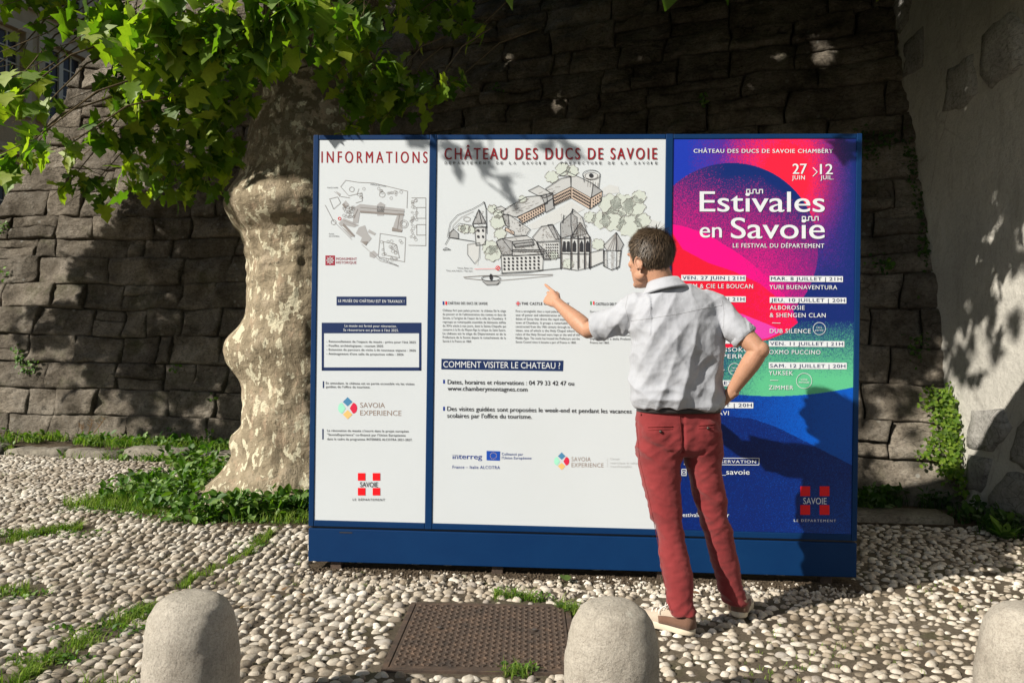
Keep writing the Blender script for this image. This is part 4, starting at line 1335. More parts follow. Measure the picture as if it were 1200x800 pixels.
ZR = b2l(440, 611)[1]; ZP = b2l(440, 618)[1]     # panel foot, plinth top
S1a, _ = b2l(370.6, 400); S1b, _ = b2l(500.8, 400); S2a, _ = b2l(509.0, 400); S2b, _ = b2l(777.4, 400); S3a, _ = b2l(785.8, 400); S3b, _ = b2l(1000.6, 400)
ZTp = b2l(600, 163.5)[1]
# columns
for s0, s1 in ((0, S1a), (S1b, S2a), (S2b, S3a), (S3b, BW_)):
    bbox('upright', s0, s1, ZP, BZ1 if s0 > 0 and s1 < BW_ else BZ1, -TH, .006, M['blue'])
for s0, s1 in ((S1a, S1b), (S2a, S2b), (S3a, S3b)):
    bbox('top_rail', s0+.001, s1-.001, ZTp, BZ1-.001, -TH, .004, M['blue'])
    bbox('bottom_rail', s0+.001, s1-.001, ZP, ZR, -TH, .004, M['blue'])
bbox('shadow_gap', .01, BW_-.01, ZP-.012, ZP-.001, -TH+.01, -.012, M['ink_black'], 0)
bbox('plinth', 0.0, BW_, BZ0, ZP-.012, -TH-.02, .004, M['blue'])
bbox('back_sheet', .002, BW_-.002, ZP+.001, BZ1-.004, -TH-.012, -TH-.001, M['blue'], .002)
for s in (.15, 1.05, 1.95, BW_-.15): bbox('foot', s-.03, s+.03, -.02, BZ0-.001, -TH, -.02, M['iron'], .002)
bbox('handle_slot', *[b2l(406, 0)[0], b2l(421, 0)[0]], b2l(410, 624.3)[1], b2l(410, 622.8)[1], .0041, .0055, M['ink_black'], 0)
P1 = bbox('information_panel', S1a+.001, S1b-.001, ZR+.001, ZTp-.001, -.03, 0.0, M['white'], 0)
P2 = bbox('castle_panel', S2a+.001, S2b-.001, ZR+.001, ZTp-.001, -.03, 0.0, M['white'], 0)
for o, l in ((P1, 'narrow white panel headed INFORMATIONS with site plan and notices'), (P2, 'wide white panel with ink drawing of a castle and three text columns')): o['label'] = l
# ---- festival poster: printed sheet, colours of the print only
s0, s1, z0, z1 = S3a+.001, S3b-.001, ZR+.001, ZTp-.001
gx, gy = 400, 860
SS, ZZ = np.meshgrid(np.linspace(s0, s1, gx), np.linspace(z0, z1, gy))
# design coordinates = photograph pixels of the print
PX = np.empty_like(SS); PY = np.empty_like(SS)
Wx = BO.x+BD.x*SS; Wy = BO.y+BD.y*SS; Wz = ZZ-CAM_H
U = Wx/Wy*FPX; Vv = -Wz/Wy*FPX
PX = 600+U*CR-Vv*SR; PY = 400+U*SR+Vv*CR
nz_ = rng.random(PX.shape)
# speckle slightly coarser than one cell
nz2 = np.repeat(np.repeat(rng.random((gy//2+1, gx//2+1)), 2, 0), 2, 1)[:gy, :gx]
nz_ = np.where(rng.random(PX.shape) < .8, nz_, nz2)
nav = np.array(srgb(8, 38, 110)); roy = np.array(srgb(30, 62, 200)); red = np.array(srgb(250, 28, 62)); mag = np.array(srgb(236, 0, 132)); pur = np.array(srgb(120, 20, 130)); gre = np.array(srgb(92, 190, 142)); azu = np.array(srgb(0, 92, 205)); pink = np.array(srgb(224, 62, 172)); dred = np.array(srgb(225, 20, 50)); nav2 = np.array(srgb(6, 40, 128))
def dith(a, b, t):
    t = np.clip(t, 0, 1)[..., None]*np.ones(1); return .55*np.where(t > nz_[..., None], b, a)+.45*(a*(1-t)+b*t)
def full(c): return np.broadcast_to(c, PX.shape+(3,)).copy()
sm_ = lambda x, a, b: np.clip((x-a)/(b-a), 0, 1)
# background above/right of the big disc
img = dith(full(roy*.75), full(pur*.9), sm_(PX, 805, 870)*.75)
img = dith(img, full(red), np.clip(1.45-np.hypot((PX-922)/55, (PY-205)/70), 0, 1))
img = dith(img, full(nav), np.clip(sm_(PX, 945, 1000)*.95, 0, 1))
img = dith(img, full(nav), sm_(PY, 240, 340)*.97)
# green bowl
bowl = (PY < 461-((PX-905)/110)**2*14+3)
img = dith(img, full(gre), np.where(bowl, sm_(PY, 375, 450)*sm_(PX, 820, 900)*1.1, 0))
# disc
disc = np.hypot(PX-857.6, PY-292) < 101
din = dith(full(nav), full(mag), np.clip(sm_(PY, 205, 330)*.72 - .25*sm_(PX, 890, 960) + .15*sm_(850-PX, 0, 60), 0, 1))
din = dith(din, full(pur*.9), sm_(PX, 900, 958)*.5*sm_(PY, 250, 330))
img = np.where(disc[..., None], din, img)
# magenta petal from the left, red below it
pet = (PY > 268+(PX-788)*.30) & (PY < 275+(PX-788)*.95) & (PX < 880)
curve = np.interp(PX, [785, 800, 830, 860, 890, 915, 935], [268, 292, 308, 318, 332, 352, 378])
upc = np.interp(PX, [785, 800, 830, 870, 900, 925, 935], [262, 265, 275, 300, 325, 352, 378])
img = np.where(((PY > upc) & (PY < curve) & (PX < 935))[..., None], dith(din, full(mag), 1-.55*sm_(PX, 860, 935)), img)
lowr = np.interp(PX, [785, 830, 870, 900, 920, 935], [420, 412, 404, 398, 390, 378])
inred = (PY >= curve) & (PY < lowr) & (PX < 936)
img = np.where(inred[..., None], dith(full(dred), full(mag), .25*sm_(PX, 830, 930)), img)
pk = (PY > np.interp(PX, [785, 840, 870, 900, 918], [372, 362, 368, 380, 388])) & (PY < np.interp(PX, [785, 840, 880, 900, 918], [400, 398, 400, 396, 388])) & (PX < 918)
img = np.where(pk[..., None], full(pink), img)
below = (PY >= lowr) & (PX < 900) & (PY < 465)
img = np.where(below[..., None], dith(full(nav), full(gre), sm_(PY, 375, 450)*sm_(PX, 820, 900)*1.1), img)
# lower waters
wave1 = (PY > 461-((PX-905)/110)**2*14+3)
c1 = dith(full(nav2*.9), full(azu*.9), np.clip(sm_(PX, 820, 965)*.95-sm_(PY, 520, 640)*.3, 0, 1))
w2_ = np.interp(PX, [785, 845, 880, 910, 950, 985, 1005], [480, 487, 490, 500, 520, 538, 548])
c2 = dith(full(nav2*.6), full(azu*.8), np.clip(.06+.16*sm_(PX, 880, 1000)+.25*(sm_(PY, 560, 625)*(PX > 940)), 0, 1))
img = np.where(wave1[..., None], c1, img); img = np.where((wave1 & (PY > w2_))[..., None], c2, img)
img = img*.80*(.93+.14*rng.random(PX.shape))[..., None]
P_ = np.stack([Wx + BN.x*0.0, Wy + BN.y*0.0, ZZ], -1).reshape(-1, 3)
ii = np.arange(gx*gy).reshape(gy, gx)
Fq = np.stack([ii[:-1, :-1], ii[:-1, 1:], ii[1:, 1:], ii[1:, :-1]], -1).reshape(-1, 4)
m = Mat('festival_print', .36, .35)
at = m.N('ShaderNodeVertexColor'); at.layer_name = 'print'; m.color(at.outputs[0]); M['print'] = m.m
P3b = bbox('poster_backing', s0, s1, z0, z1, -.03, -.002, M['ink_navy'], 0)
P3 = mk('festival_poster', P_, Fq, M['print'], board)
P3['label'] = 'dark blue festival poster with speckled red, magenta and green discs'
ca = P3.data.color_attributes.new('print', 'FLOAT_COLOR', 'POINT')
ca.data.foreach_set('color', np.concatenate([img.reshape(-1, 3), np.ones((gx*gy, 1))], 1).astype(np.float32).ravel())

# ---- print: flat inked shapes lying on the panels
class Ink:
    def __init__(s, name, mat, parent, lay=1): s.name, s.mat, s.parent, s.lay = name, mat, parent, lay; s.mb = MB()
    def P(s, px, py):
        a, b = b2l(px, py); return BP(a, b, .0009*s.lay)
    def poly(s, pts): s.mb.add([s.P(*p) for p in pts], [tuple(range(len(pts)))]); return s
    def rect(s, x0, y0, x1, y1, sk=0.0): return s.poly([(x0, y1), (x1, y1+(x1-x0)*sk), (x1, y0+(x1-x0)*sk), (x0, y0)])
    def line(s, pts, w=.8):
        for (a, b), (c, d) in zip(pts[:-1], pts[1:]):
            L_ = math.hypot(c-a, d-b) or 1; nx, ny = -(d-b)/L_*w/2, (c-a)/L_*w/2
            ex, ey = (c-a)/L_*w*.3, (d-b)/L_*w*.3
            s.poly([(a+nx-ex, b+ny-ey), (c+nx+ex, d+ny+ey), (c-nx+ex, d-ny+ey), (a-nx-ex, b-ny-ey)])
        return s
    def circ(s, cx, cy, r, n=28, ry=None):
        ry = ry or r; return s.poly([(cx+r*math.cos(t), cy+ry*math.sin(t)) for t in np.linspace(0, 2*math.pi, n, endpoint=False)])
    def ring(s, cx, cy, r, w=.8, n=32, ry=None):
        ry = ry or r; return s.line([(cx+r*math.cos(t), cy+ry*math.sin(t)) for t in np.linspace(0, 2*math.pi, n+1)], w)
    def build(s):
        if s.mb.v: return s.mb.build(s.name, s.mat, s.parent)
SPACED = {'INFORMATIONS': 1.5, 'CHÂTEAU DES DUCS DE SAVOIE': 1.32, 'CHÂTEAU DES DUCS DE SAVOIE CHAMBÉRY': 1.15, 'LE DÉPARTEMENT': 1.35}
TX_ = []   # (ink, string, x0, x1, baseline, capheight, weight, slope)
def text(ink, st, x0, x1, yb, cap, wt=0.0, sk=0.0105, y1=None): TX_.append((ink, st, x0, x1, yb, cap, wt, sk))
inks = {}
def ink(name, matk, parent, lay=1):
    k = (name, matk, parent.name, lay)
    if k not in inks: inks[k] = Ink(name, M[matk], parent, lay)
    return inks[k]
# --- panel 1
t_ = ink('heading_lettering', 'ink_red', P1); text(t_, 'INFORMATIONS', 376.6, 501, 190.8, 13.2, .035, .003)
b_ = ink('plan_lines', 'ink_grey', P1, 2)
def z1(x, y): return (360+x/4.213, 150+y/4.21)
for L in ([(165,290),(190,258),(250,268),(330,272),(495,312),(492,395)], [(165,290),(205,335),(270,320),(272,360),(240,370)], [(88,380),(130,460),(220,550)], [(270,575),(360,655),(450,680)], [(360,520),(485,540),(480,660),(350,635),(360,520)], [(135,315),(165,338),(210,345)], [(255,300),(245,330),(275,345)], [(110,350),(150,340),(165,370),(130,400),(110,350)], [(515,345),(585,345),(585,580),(500,578)], [(540,392),(585,392),(585,445),(540,445),(540,392)], [(540,476),(585,476),(585,528),(540,528),(540,476)], [(375,560),(440,575),(455,640),(380,625),(375,560)]):
    b_.line([z1(*p) for p in L], .42)
for cx_, cy_, r_ in ((220,303,12),(370,328,14),(478,474,20),(478,474,12),(130,465,12)): b_.ring(*z1(cx_, cy_), r_/4.21, .4, 14)
for _ in range(90):
    x, y = [(rng.uniform(260, 490), rng.uniform(295, 350)), (rng.uniform(365, 475), rng.uniform(545, 650)), (rng.uniform(510, 540), rng.uniform(350, 570)), (rng.uniform(180, 230), rng.uniform(390, 440))][rng.integers(0, 4)]
    b_.ring(*z1(x, y), rng.uniform(1.2, 2.0), .28, 7)
dk = ink('plan_roofs', 'plan_grey', P1, 1)
for poly in ([(232,392),(262,375),(480,400),(478,425),(262,408),(252,470),(225,468)], [(345,380),(362,365),(385,378),(378,432),(345,432)], [(448,420),(478,422),(468,470),(470,510),(420,505),(430,470)], [(155,470),(180,445),(235,468),(255,480),(232,490),(190,480),(165,485)], [(165,485),(235,530),(215,540)], [(255,490),(285,480),(300,520),(318,545),(290,580),(262,562),(270,540),(240,520)], [(172,378),(190,358),(208,380),(188,398)], [(308,615),(330,605),(350,625),(330,642),(308,635)], [(140,310),(165,325),(160,340)], [(305,500),(340,520),(332,530),(300,515)]):
    dk.poly([z1(*p) for p in poly])
dl_ = ink('plan_roof_shade', 'ink_grey', P1, 2)
for poly in ([(262,408),(478,425),(478,432),(262,418)], [(420,490),(470,505),(465,514),(418,508)], [(180,470),(235,530),(230,538),(175,482)], [(270,560),(300,560),(290,580)], [(172,378),(188,398),(192,390),(182,372)]):
    dl_.poly([z1(*p) for p in poly])
for L in ([(262,392),(480,412)], [(232,440),(250,400)], [(455,430),(445,500)], [(180,455),(240,480)]): dl_.line([z1(*p) for p in L], .5)
c_ = ink('plan_lettering', 'ink_black', P1, 2)
text(c_, 'AVENUE DE LYON', *[z1(312, 0)[0], z1(388, 0)[0]], z1(0, 281)[1], 1.8, 0, .14); text(c_, 'PLACE CAFFE', z1(100,0)[0], z1(152,0)[0], z1(0,298)[1], 1.6, 0)
text(c_, 'PLACE', z1(108,0)[0], z1(132,0)[0], z1(0,526)[1], 1.6); text(c_, 'DU CHÂTEAU', z1(108,0)[0], z1(158,0)[0], z1(0,537)[1], 1.6); text(c_, 'RUE DE LA TRÉSORERIE', z1(355,0)[0], z1(450,0)[0], z1(0,645)[1], 1.8, 0, .42)
q = ink('location_mark', 'sq_red', P1, 2); q.ring(*z1(160, 447), 1.6, .7, 12)
q = ink('monument_logo', 'maroon', P1, 1); q.rect(*z1(90, 629), *z1(137, 677)); text(ink('monument_logo', 'maroon', P1, 1), 'MONUMENT', z1(143,0)[0], z1(245,0)[0], z1(0,651)[1], 2.9, .02); text(q, 'HISTORIQUE', z1(143,0)[0], z1(243,0)[0], z1(0,669)[1], 2.9, .02)
q = ink('monument_logo_mark', 'white', P1, 2); cx_, cy_ = z1(113.5, 653)
for r_ in (4.2, 2.6): q.line([(cx_-r_, cy_), (cx_, cy_-r_), (cx_+r_, cy_), (cx_, cy_+r_), (cx_-r_, cy_)], .55)
for a, b in ((3.6, 3.6), (-3.6, 3.6), (3.6, -3.6), (-3.6, -3.6)): q.line([(cx_+a*.35, cy_+b*.35), (cx_+a, cy_+b)], .5)
q.circ(cx_, cy_, .9, 8)
def z2(x, y): return (360+x/4.706, 330+y/4.706)
nb_ = ink('notice_bar', 'ink_navy', P1, 1); nb_.rect(*z2(162, 82), *z2(547, 131)); nb_.rect(*z2(80, 226), *z2(630, 284))
nb_.rect(*z2(80, 284), *z2(92, 488)); nb_.rect(*z2(617, 284), *z2(630, 490)); nb_.rect(*z2(80, 472), *z2(630, 490)); nb_.rect(*z2(86, 548), *z2(93, 586))
wl_ = ink('notice_bar_lettering', 'ink_white', P1, 2); text(wl_, 'LE MUSÉE DU CHÂTEAU EST EN TRAVAUX !', z2(172,0)[0], z2(536,0)[0], z2(0,113)[1], 3.3, .03)
text(wl_, 'Le musée est fermé pour rénovation.', z2(207,0)[0], z2(494,0)[0], z2(0,249)[1], 2.9, .03); text(wl_, "Sa réouverture est prévue à l'été 2025.", z2(200,0)[0], z2(505,0)[0], z2(0,272)[1], 2.9, .03)
bt = ink('notice_lettering', 'ink_black', P1, 2)
for st, x1, y in (("- Renouvellement de l'espace du musée : prévu pour l'été 2025", 598, 334), ('- Fouilles archéologiques : courant 2025', 418, 357), ('- Extension du parcours de visite à de nouveaux espaces : 2026', 598, 379), ("- Aménagement d'une salle de projection vidéo : 2026", 530, 402)): text(bt, st, z2(106,0)[0], z2(x1,0)[0], z2(0,y)[1], 2.5, .01)
text(bt, 'En attendant, le château est en partie accessible via les visites', z2(103,0)[0], z2(590,0)[0], z2(0,564)[1], 2.6, .01); text(bt, "guidées de l'office du tourisme.", z2(103,0)[0], z2(347,0)[0], z2(0,584)[1], 2.6, .01)
def z3(x, y): return (360+x/3.333, 430+y/3.333)
nb_.rect(*z3(59, 241), *z3(64, 282))
for st, x1, y in (("La rénovation du musée s'inscrit dans le projet européen", 396, 251), ('"SavoiaExperience" co-financé par l\'Union Européenne', 384, 267), ('dans le cadre du programme INTERREG ALCOTRA 2021-2027.', 410, 284)): text(bt, st, z3(78,0)[0], z3(x1,0)[0], z3(0,y)[1], 2.6, .01)
def savoia(par, cx, cy, r, tx0, tx1, y1_, y2_, cap):
    for k, (mt, dx, dy) in enumerate((('teal', 0, -1), ('crimson', 1, 0), ('ochre', 0, 1), ('mint', -1, 0))):
        q = ink('logo_petal_'+['blue', 'red', 'gold', 'green'][k], mt, par, 1)
        if dx == 0: q.poly([(cx, cy+dy*r*1.2), (cx+r*.52, cy+dy*r*.68), (cx, cy+dy*r*.2), (cx-r*.52, cy+dy*r*.68)])
        else: q.poly([(cx+dx*r*.22, cy+r*.02)] + [(cx+dx*(r*.62+r*.42*math.cos(t)), cy+r*.58*math.sin(t)) for t in np.linspace(-math.pi/2*1.05, math.pi/2*1.05, 9)])
    q = ink('logo_lettering', 'brown_ink', par, 1); text(q, 'SAVOIA', tx0, tx0+(tx1-tx0)*.60, y1_, cap, -.005); text(q, 'EXPERIENCE', tx0, tx1, y2_, cap, -.005)
savoia(P1, *z3(158, 160), 10.8, z3(207,0)[0], z3(368,0)[0], z3(0,158)[1], z3(0,188)[1], 5.9)
def cross(par, x0, y0, x1, y1, mred, mtxt, lbl, wt, foot):
    w = x1-x0; h = y1-y0; a = w*.335
    q = ink('department_logo', mred, par, 2)
    for xx in (x0, x1-a):
        for yy in (y0, y1-a): q.rect(xx, yy, xx+a, yy+a)
    t = ink('department_lettering', mtxt, par, 3); text(t, 'SAVOIE', x0+w*.10, x1-w*.10, y0+h*.62, h*.22, 0.0)
    text(t, 'LE DÉPARTEMENT', *foot, .02)
cross(P1, *z3(198, 413), *z3(285, 500), 'sq_red', 'ink_black', '', 0, (z3(178,0)[0], z3(303,0)[0], z3(0,520)[1], 2.5))
# --- panel 2
def z4(x, y): return (505+x/4.2105, 150+y/4.2105)
t_ = ink('heading_lettering', 'ink_red', P2, 4); text(t_, 'CHÂTEAU DES DUCS DE SAVOIE', z4(67,0)[0], z4(1115,0)[0], z4(0,156)[1], 13.2, .03, -.001)
s_l = ink('subheading_lettering', 'ink_black', P2, 4); 
sub = 'DEPARTEMENT DE LA SAVOIE / PREFECTURE DE LA SAVOIE'
for i, ch in enumerate(sub):
    if ch != ' ':
        xa = 521.2+(770.0-521.2)*i/(len(sub)-.55); text(s_l, ch, xa, xa+(1.0 if ch in 'I/' else 2.6), 192.8, 3.1, .03)
zz = z4
gl = ink('drawing_grey_roofs', 'roof_grey', P2, 1); gd = ink('drawing_dark_roofs', 'roof_dark', P2, 2); gs = ink('drawing_shadows', 'shade_grey', P2, 1); tt = ink('drawing_trees', 'tree_tint', P2, 2); pe = ink('drawing_facades', 'peach', P2, 2)
ln = ink('drawing_lines', 'ink_black', P2, 4); ln2 = ink('drawing_fine_lines', 'ink_grey', P2, 3)
def Z(L): return [zz(*p) for p in L]
def shape(q, L, w=.55): q.poly(Z(L)); ln.line(Z(L+[L[0]]), w)
# shadows on paper
gs.poly(Z([(180,570),(240,565),(232,680),(180,620)])); gs.poly(Z([(845,300),(880,280),(925,290),(930,320),(850,330)])); gs.poly(Z([(480,480),(690,360),(760,400),(600,480),(500,500)])); gs.poly(Z([(1050,440),(1150,470),(1150,500),(1060,480)]))
# trees
def tree_(cx, cy, r, n=1, light=False):
    for _ in range(n):
        a = cx+rng.normal(0, r*.15); b = cy+rng.normal(0, r*.15)
        L = [(a+r*math.cos(t)*(1+.13*math.sin(t*9+a)), b+r*.9*math.sin(t)*(1+.13*math.sin(t*7+b))) for t in np.linspace(0, 2*math.pi, 26)]
        tt.poly(Z(L[:-1]));
        for k in range(0, 25, 1):
            if rng.random() < .8: ln2.line(Z([L[k], ((L[k][0]+L[k+1][0])/2+rng.normal(0, 3), (L[k][1]+L[k+1][1])/2+rng.normal(0, 3)), L[k+1]]), .38)
for a in ((600,230,32),(650,205,35),(700,215,30),(870,380,55),(940,370,60),(1000,400,55),(900,440,60),(970,470,60),(1020,350,35),(830,450,45),(790,440,30),(815,570,30),(300,620,42),(290,580,38),(320,480,38),(345,520,30),(300,400,22),(170,495,24),(200,500,20),(610,630,24),(675,670,28),(1040,460,40),(450,350,20),(150,500,18),(330,420,24)): tree_(*a)
# long wing, left
shape(gl, [(365,400),(470,340),(570,330),(575,372),(420,440),(345,420)]); shape(gl, [(480,310),(530,285),(600,325),(560,345),(520,330)]); shape(gd, [(545,335),(600,320),(604,345),(560,375)])
shape(pe, [(425,440),(560,372),(562,410),(452,470)]); shape(gd, [(560,372),(604,345),(608,395),(565,418)])
shape(gl, [(565,300),(640,250),(690,240),(690,290),(600,335)]); shape(pe, [(600,335),(690,290),(690,345),(604,385)])
shape(gl, [(632,235),(665,212),(800,275),(845,312),(788,345),(690,290),(688,240)]); shape(pe, [(690,290),(788,345),(782,400),(690,345)]); shape(pe, [(788,345),(845,312),(840,362),(785,400)]); shape(gd, [(800,280),(845,312),(790,345)])
shape(gl, [(310,400),(345,385),(370,400),(330,420)]); shape(gl, [(350,430),(380,425),(490,500),(470,530),(410,530),(370,480)]); shape(gd, [(350,430),(380,425),(385,490),(365,475)]); shape(pe, [(368,490),(410,512),(410,530),(365,505)])
for (ax, ay, bx, by, rows) in ((432,445,556,380,3), (606,340,686,300,3), (696,300,782,350,3), (794,350,838,324,3)):
    for r_ in range(rows):
        for k in range(11 if bx-ax > 60 else 4):
            t = (k+.3)/(11 if bx-ax > 60 else 4); x = ax+(bx-ax)*t; y = ay+(by-ay)*t+r_*15+2
            ln.rect(*zz(x, y), *zz(x+5.5, y+8))
# round tower
gs.poly(Z([(752,225),(835,228),(830,300),(760,260)])); ln.ring(*zz(791, 232), 10.2, .6, 22, 5.6); ln2.ring(*zz(791, 236), 7.5, .5, 18, 4.0); ln.line(Z([(750,235),(756,268)]), .5); ln.line(Z([(834,238),(826,298)]), .5); ln.circ(*zz(790, 235), 2.6, 8); 
for k in range(5): ln2.line(Z([(775+k*12, 255+k*4),(772+k*12, 290+k*2)]), .35)
# left tower and outworks
shape(gs, [(215,490),(270,490),(268,575),(222,580)]); shape(gd, [(236,402),(272,470),(205,472)]); shape(gl, [(236,402),(250,470),(205,472)]); ln.line(Z([(256,370),(262,365),(272,400),(274,520)]), .8); ln.line(Z([(205,472),(210,490),(275,488),(272,470)]), .8)
for y in (500, 530): ln.rect(*zz(228, y), *zz(238, y+12)); ln.rect(*zz(252, y), *zz(260, y+12))
ln.line(Z([(80,540),(95,470),(130,430),(205,400),(255,372)]), .5); ln2.line(Z([(90,545),(110,480),(150,440),(210,412)]), .4); ln.line(Z([(70,575),(90,540),(215,560)]), .6); shape(gd, [(88,520),(112,500),(135,520),(135,545),(92,540)], .5); ln.line(Z([(110,500),(140,470),(200,480)]), .4); ln2.ring(*zz(177, 450), 4, .5, 12, 2.6); ln.line(Z([(60,600),(75,590),(95,600),(60,602)]), .6)
ln.line(Z([(180,575),(240,565),(240,640),(215,670),(180,625),(180,575)]), .4)
# front ranges
shape(gd, [(322,560),(350,545),(400,560),(400,625),(350,625)]); shape(gl, [(400,600),(545,600),(560,620),(400,632)]); shape(gs, [(345,630),(555,625),(550,700),(350,715)]); shape(gl, [(350,545),(470,530),(520,560),(560,610),(400,610)]); shape(gd, [(400,560),(500,550),(510,575),(410,585)]); shape(gs, [(410,572),(500,562),(505,580),(415,592)])
shape(gl, [(500,540),(545,485),(600,480),(632,555),(520,562)]); shape(gd, [(575,478),(600,475),(640,545),(615,550)]); shape(gs, [(522,565),(634,560),(636,640),(560,645)]); shape(gd, [(520,565),(560,600),(590,650),(555,650)])
for r_ in range(4):
    for k in range(9):
        x = 358+k*21; y = 640+r_*17-k*.8
        if y < 700: ln.rect(*zz(x, y), *zz(x+8, y+10))
for r_ in range(5):
    for k in range(6): ln.rect(*zz(566+k*11, 572+r_*14), *zz(571+k*11, 579+r_*14))
# chapel
shape(gd, [(638,470),(690,420),(720,440),(720,520),(640,545)]); shape(gl, [(690,420),(700,400),(745,440),(770,520),(700,540),(690,480)]); shape(gl, [(690,540),(735,465),(785,540),(740,550)]); shape(gs, [(640,545),(785,545),(778,690),(720,702),(640,690)])
for x in (648, 668): shape(ln, [(x,610),(x+5,560),(x+14,560),(x+16,610)], .3)
for x in (700, 735, 765): shape(ln, [(x,610),(x,572),(x+8,555),(x+14,572),(x+14,610)], .3)
for x in (640, 690, 725, 757, 783): ln.line(Z([(x, 535),(x, 695)]), 1.1); ln2.line(Z([(x+5, 545),(x+7, 690)]), .6)
for k in range(7): ln2.line(Z([(735,465),(692+k*15, 542)]), .4)
ln.line(Z([(697,400),(697,420)]), .8); ln.line(Z([(640,620),(783,622)]), .7); ln.line(Z([(655,430),(650,470)]), .8)
# wall and pepper-pot tower
shape(gs, [(783,615),(850,600),(850,660),(780,690)]); shape(gl, [(850,580),(914,515),(950,575),(935,605),(868,605)]); shape(gd, [(914,515),(950,575),(935,605),(915,605)]); shape(gs, [(855,605),(868,608),(868,690),(855,680)]); shape(gs, [(915,608),(936,605),(928,680),(915,698)])
ln.line(Z([(852,600),(850,680),(890,700),(928,685),(938,602)]), .8)
for k in range(5): ln2.line(Z([(914,515),(868+k*14, 605)]), .45)
for k in range(4): ln2.line(Z([(890+k*4, 612),(890+k*3, 695)]), .3)
# ground lines, hatching, fountain
ln.line(Z([(345,718),(480,712),(560,700),(640,692)]), .7); ln.line(Z([(780,692),(850,662)]), .6); ln2.line(Z([(160,735),(260,728),(600,722)]), .6); ln2.line(Z([(165,740),(300,755),(420,745),(600,728)]), .5); ln.ring(*zz(296, 742), 11, .7, 20, 3.0); ln.circ(*zz(296, 735), 1.8, 8, 4); gd.poly(Z([(255,755),(340,755),(330,772),(270,772)])); ln.line(Z([(255,757),(275,774),(325,772),(342,757)]), .6)
for _ in range(420):
    a = [(640,785,545,695),(522,634,565,640),(322,400,560,620),(850,935,600,690),(345,560,600,625),(400,560,545,600),(205,272,405,490),(690,770,440,540),(370,480,430,525),(640,720,430,540),(545,630,490,550)][rng.integers(0, 11)]
    x = rng.uniform(a[0], a[1]); y = rng.uniform(a[2], a[3]); L_ = rng.uniform(4, 14); th = rng.choice([0, 1.35, -1.1, .5]); ln2.line(Z([(x, y), (x+L_*math.cos(th), y+L_*math.sin(th))]), .3)
for _ in range(40):
    x = rng.uniform(370, 620); y = 400-(x-370)*.42+rng.uniform(-10, 40); ln2.line(Z([(x, y), (x+rng.uniform(8, 25), y-rng.uniform(2, 10))]), .3)
rd = ink('location_mark', 'sq_red', P2, 5); rd.ring(*zz(330, 691), 2.2, .9, 16); rd.circ(*zz(330, 691), .8, 8); rd.line(Z([(215,696),(322,694)]), .35)
c_ = ink('location_lettering', 'ink_black', P2, 4); text(c_, 'Vous êtes ici', zz(130,0)[0], zz(203,0)[0], zz(0,694)[1], 1.9, 0); text(c_, 'You are here / Sei qui', zz(75,0)[0], zz(203,0)[0], zz(0,707)[1], 1.9, 0)
# columns of text
def z5(x, y): return (505+x/4.2105, 330+y/4.2105)
h_ = ink('column_heading_lettering', 'ink_black', P2, 2); bd = ink('column_lettering', 'ink_black', P2, 2)
text(h_, 'CHÂTEAU DES DUCS DE SAVOIE', z5(84,0)[0], z5(278,0)[0], z5(0,112)[1], 3.1, .03); text(h_, 'THE CASTLE OF CHAMBERY', z5(446,0)[0], z5(682,0)[0], z5(0,114)[1], 3.1, .03); text(h_, 'CASTELLO DEI DUCHI DI SAVOIA', z5(812,0)[0], z5(1020,0)[0], z5(0,116)[1], 3.1, .03)
for k, (mt, x0, x1) in enumerate((('inter_blue', 58, 65), ('sq_red', 71, 79), ('flag_green', 786, 792), ('sq_red', 800, 806))): ink('flag_stripe', mt, P2, 2).rect(*z5(x0, 97), *z5(x1, 114))
ink('flag_field', 'inter_blue', P2, 1).rect(*z5(420, 98), *z5(439, 117)); ink('flag_cross', 'sq_red', P2, 3).line([z5(429.5, 98), z5(429.5, 117)], .9).line([z5(420, 107.5), z5(439, 107.5)], .9); ink('flag_saltire', 'white', P2, 2).line([z5(421, 99), z5(438, 116)], .8).line([z5(438, 99), z5(421, 116)], .8).line([z5(429.5, 98), z5(429.5, 117)], 1.6).line([z5(420, 107.5), z5(439, 107.5)], 1.6)
FR = ["Château fort puis palais princier, le château fût le siège", "du pouvoir et de l'administration des comtes et ducs de", "Savoie, à l'origine de l'essor de la ville de Chambéry. Il", "regroupe un remarquable ensemble de bâtiments édifiés", "du XIVe siècle à nos jours, dont la Sainte-Chapelle qui", "conserva à la fin du Moyen-Âge la relique du Saint Suaire.", "Le château est le siège du Département et de la", "Préfecture de la Savoie depuis le rattachement de la", "Savoie à la France en 1860."]
EN = ["First a stronghold, then a royal palace, the castle was the", "seat of power and administration of the counts and", "dukes of Savoy that drove the rapid expansion of the", "town of Chambery. It groups a remarkable ensemble", "constructed from the 14th century through to modern", "times, one of which is the Holy Chapel where the", "relics of the Holy Shroud were kept at the end of the", "Middle Ages. The castle has housed the Prefecture and the", "Savoie Council since it became a part of France in 1860."]
IT = ["Fortezza diventata poi palazzo principesco, il castello fu", "la sede del potere e dell'amministrazione dei conti", "e duchi di Savoia, all'origine dello sviluppo della città", "di Chambéry. Raggruppa un notevole insieme di edifici", "costruiti dal XIV secolo ai giorni nostri, tra cui la Santa", "Cappella che conservò alla fine del Medioevo la reliquia", "della Santa Sindone. Il castello è la sede del", "Dipartimento e della Prefettura della Savoia", "Francia nel 1860."]
for L, x0, x1, xl, yo in ((FR, 58, 369, 200, 0), (EN, 418, 733, 716, 4), (IT, 785, 1090, 880, 7)):
    for k, st in enumerate(L): text(bd, st, z5(x0,0)[0], z5(xl if k == 8 else x1,0)[0], z5(0,146+yo+k*19.0)[1], 2.6, 0.0)
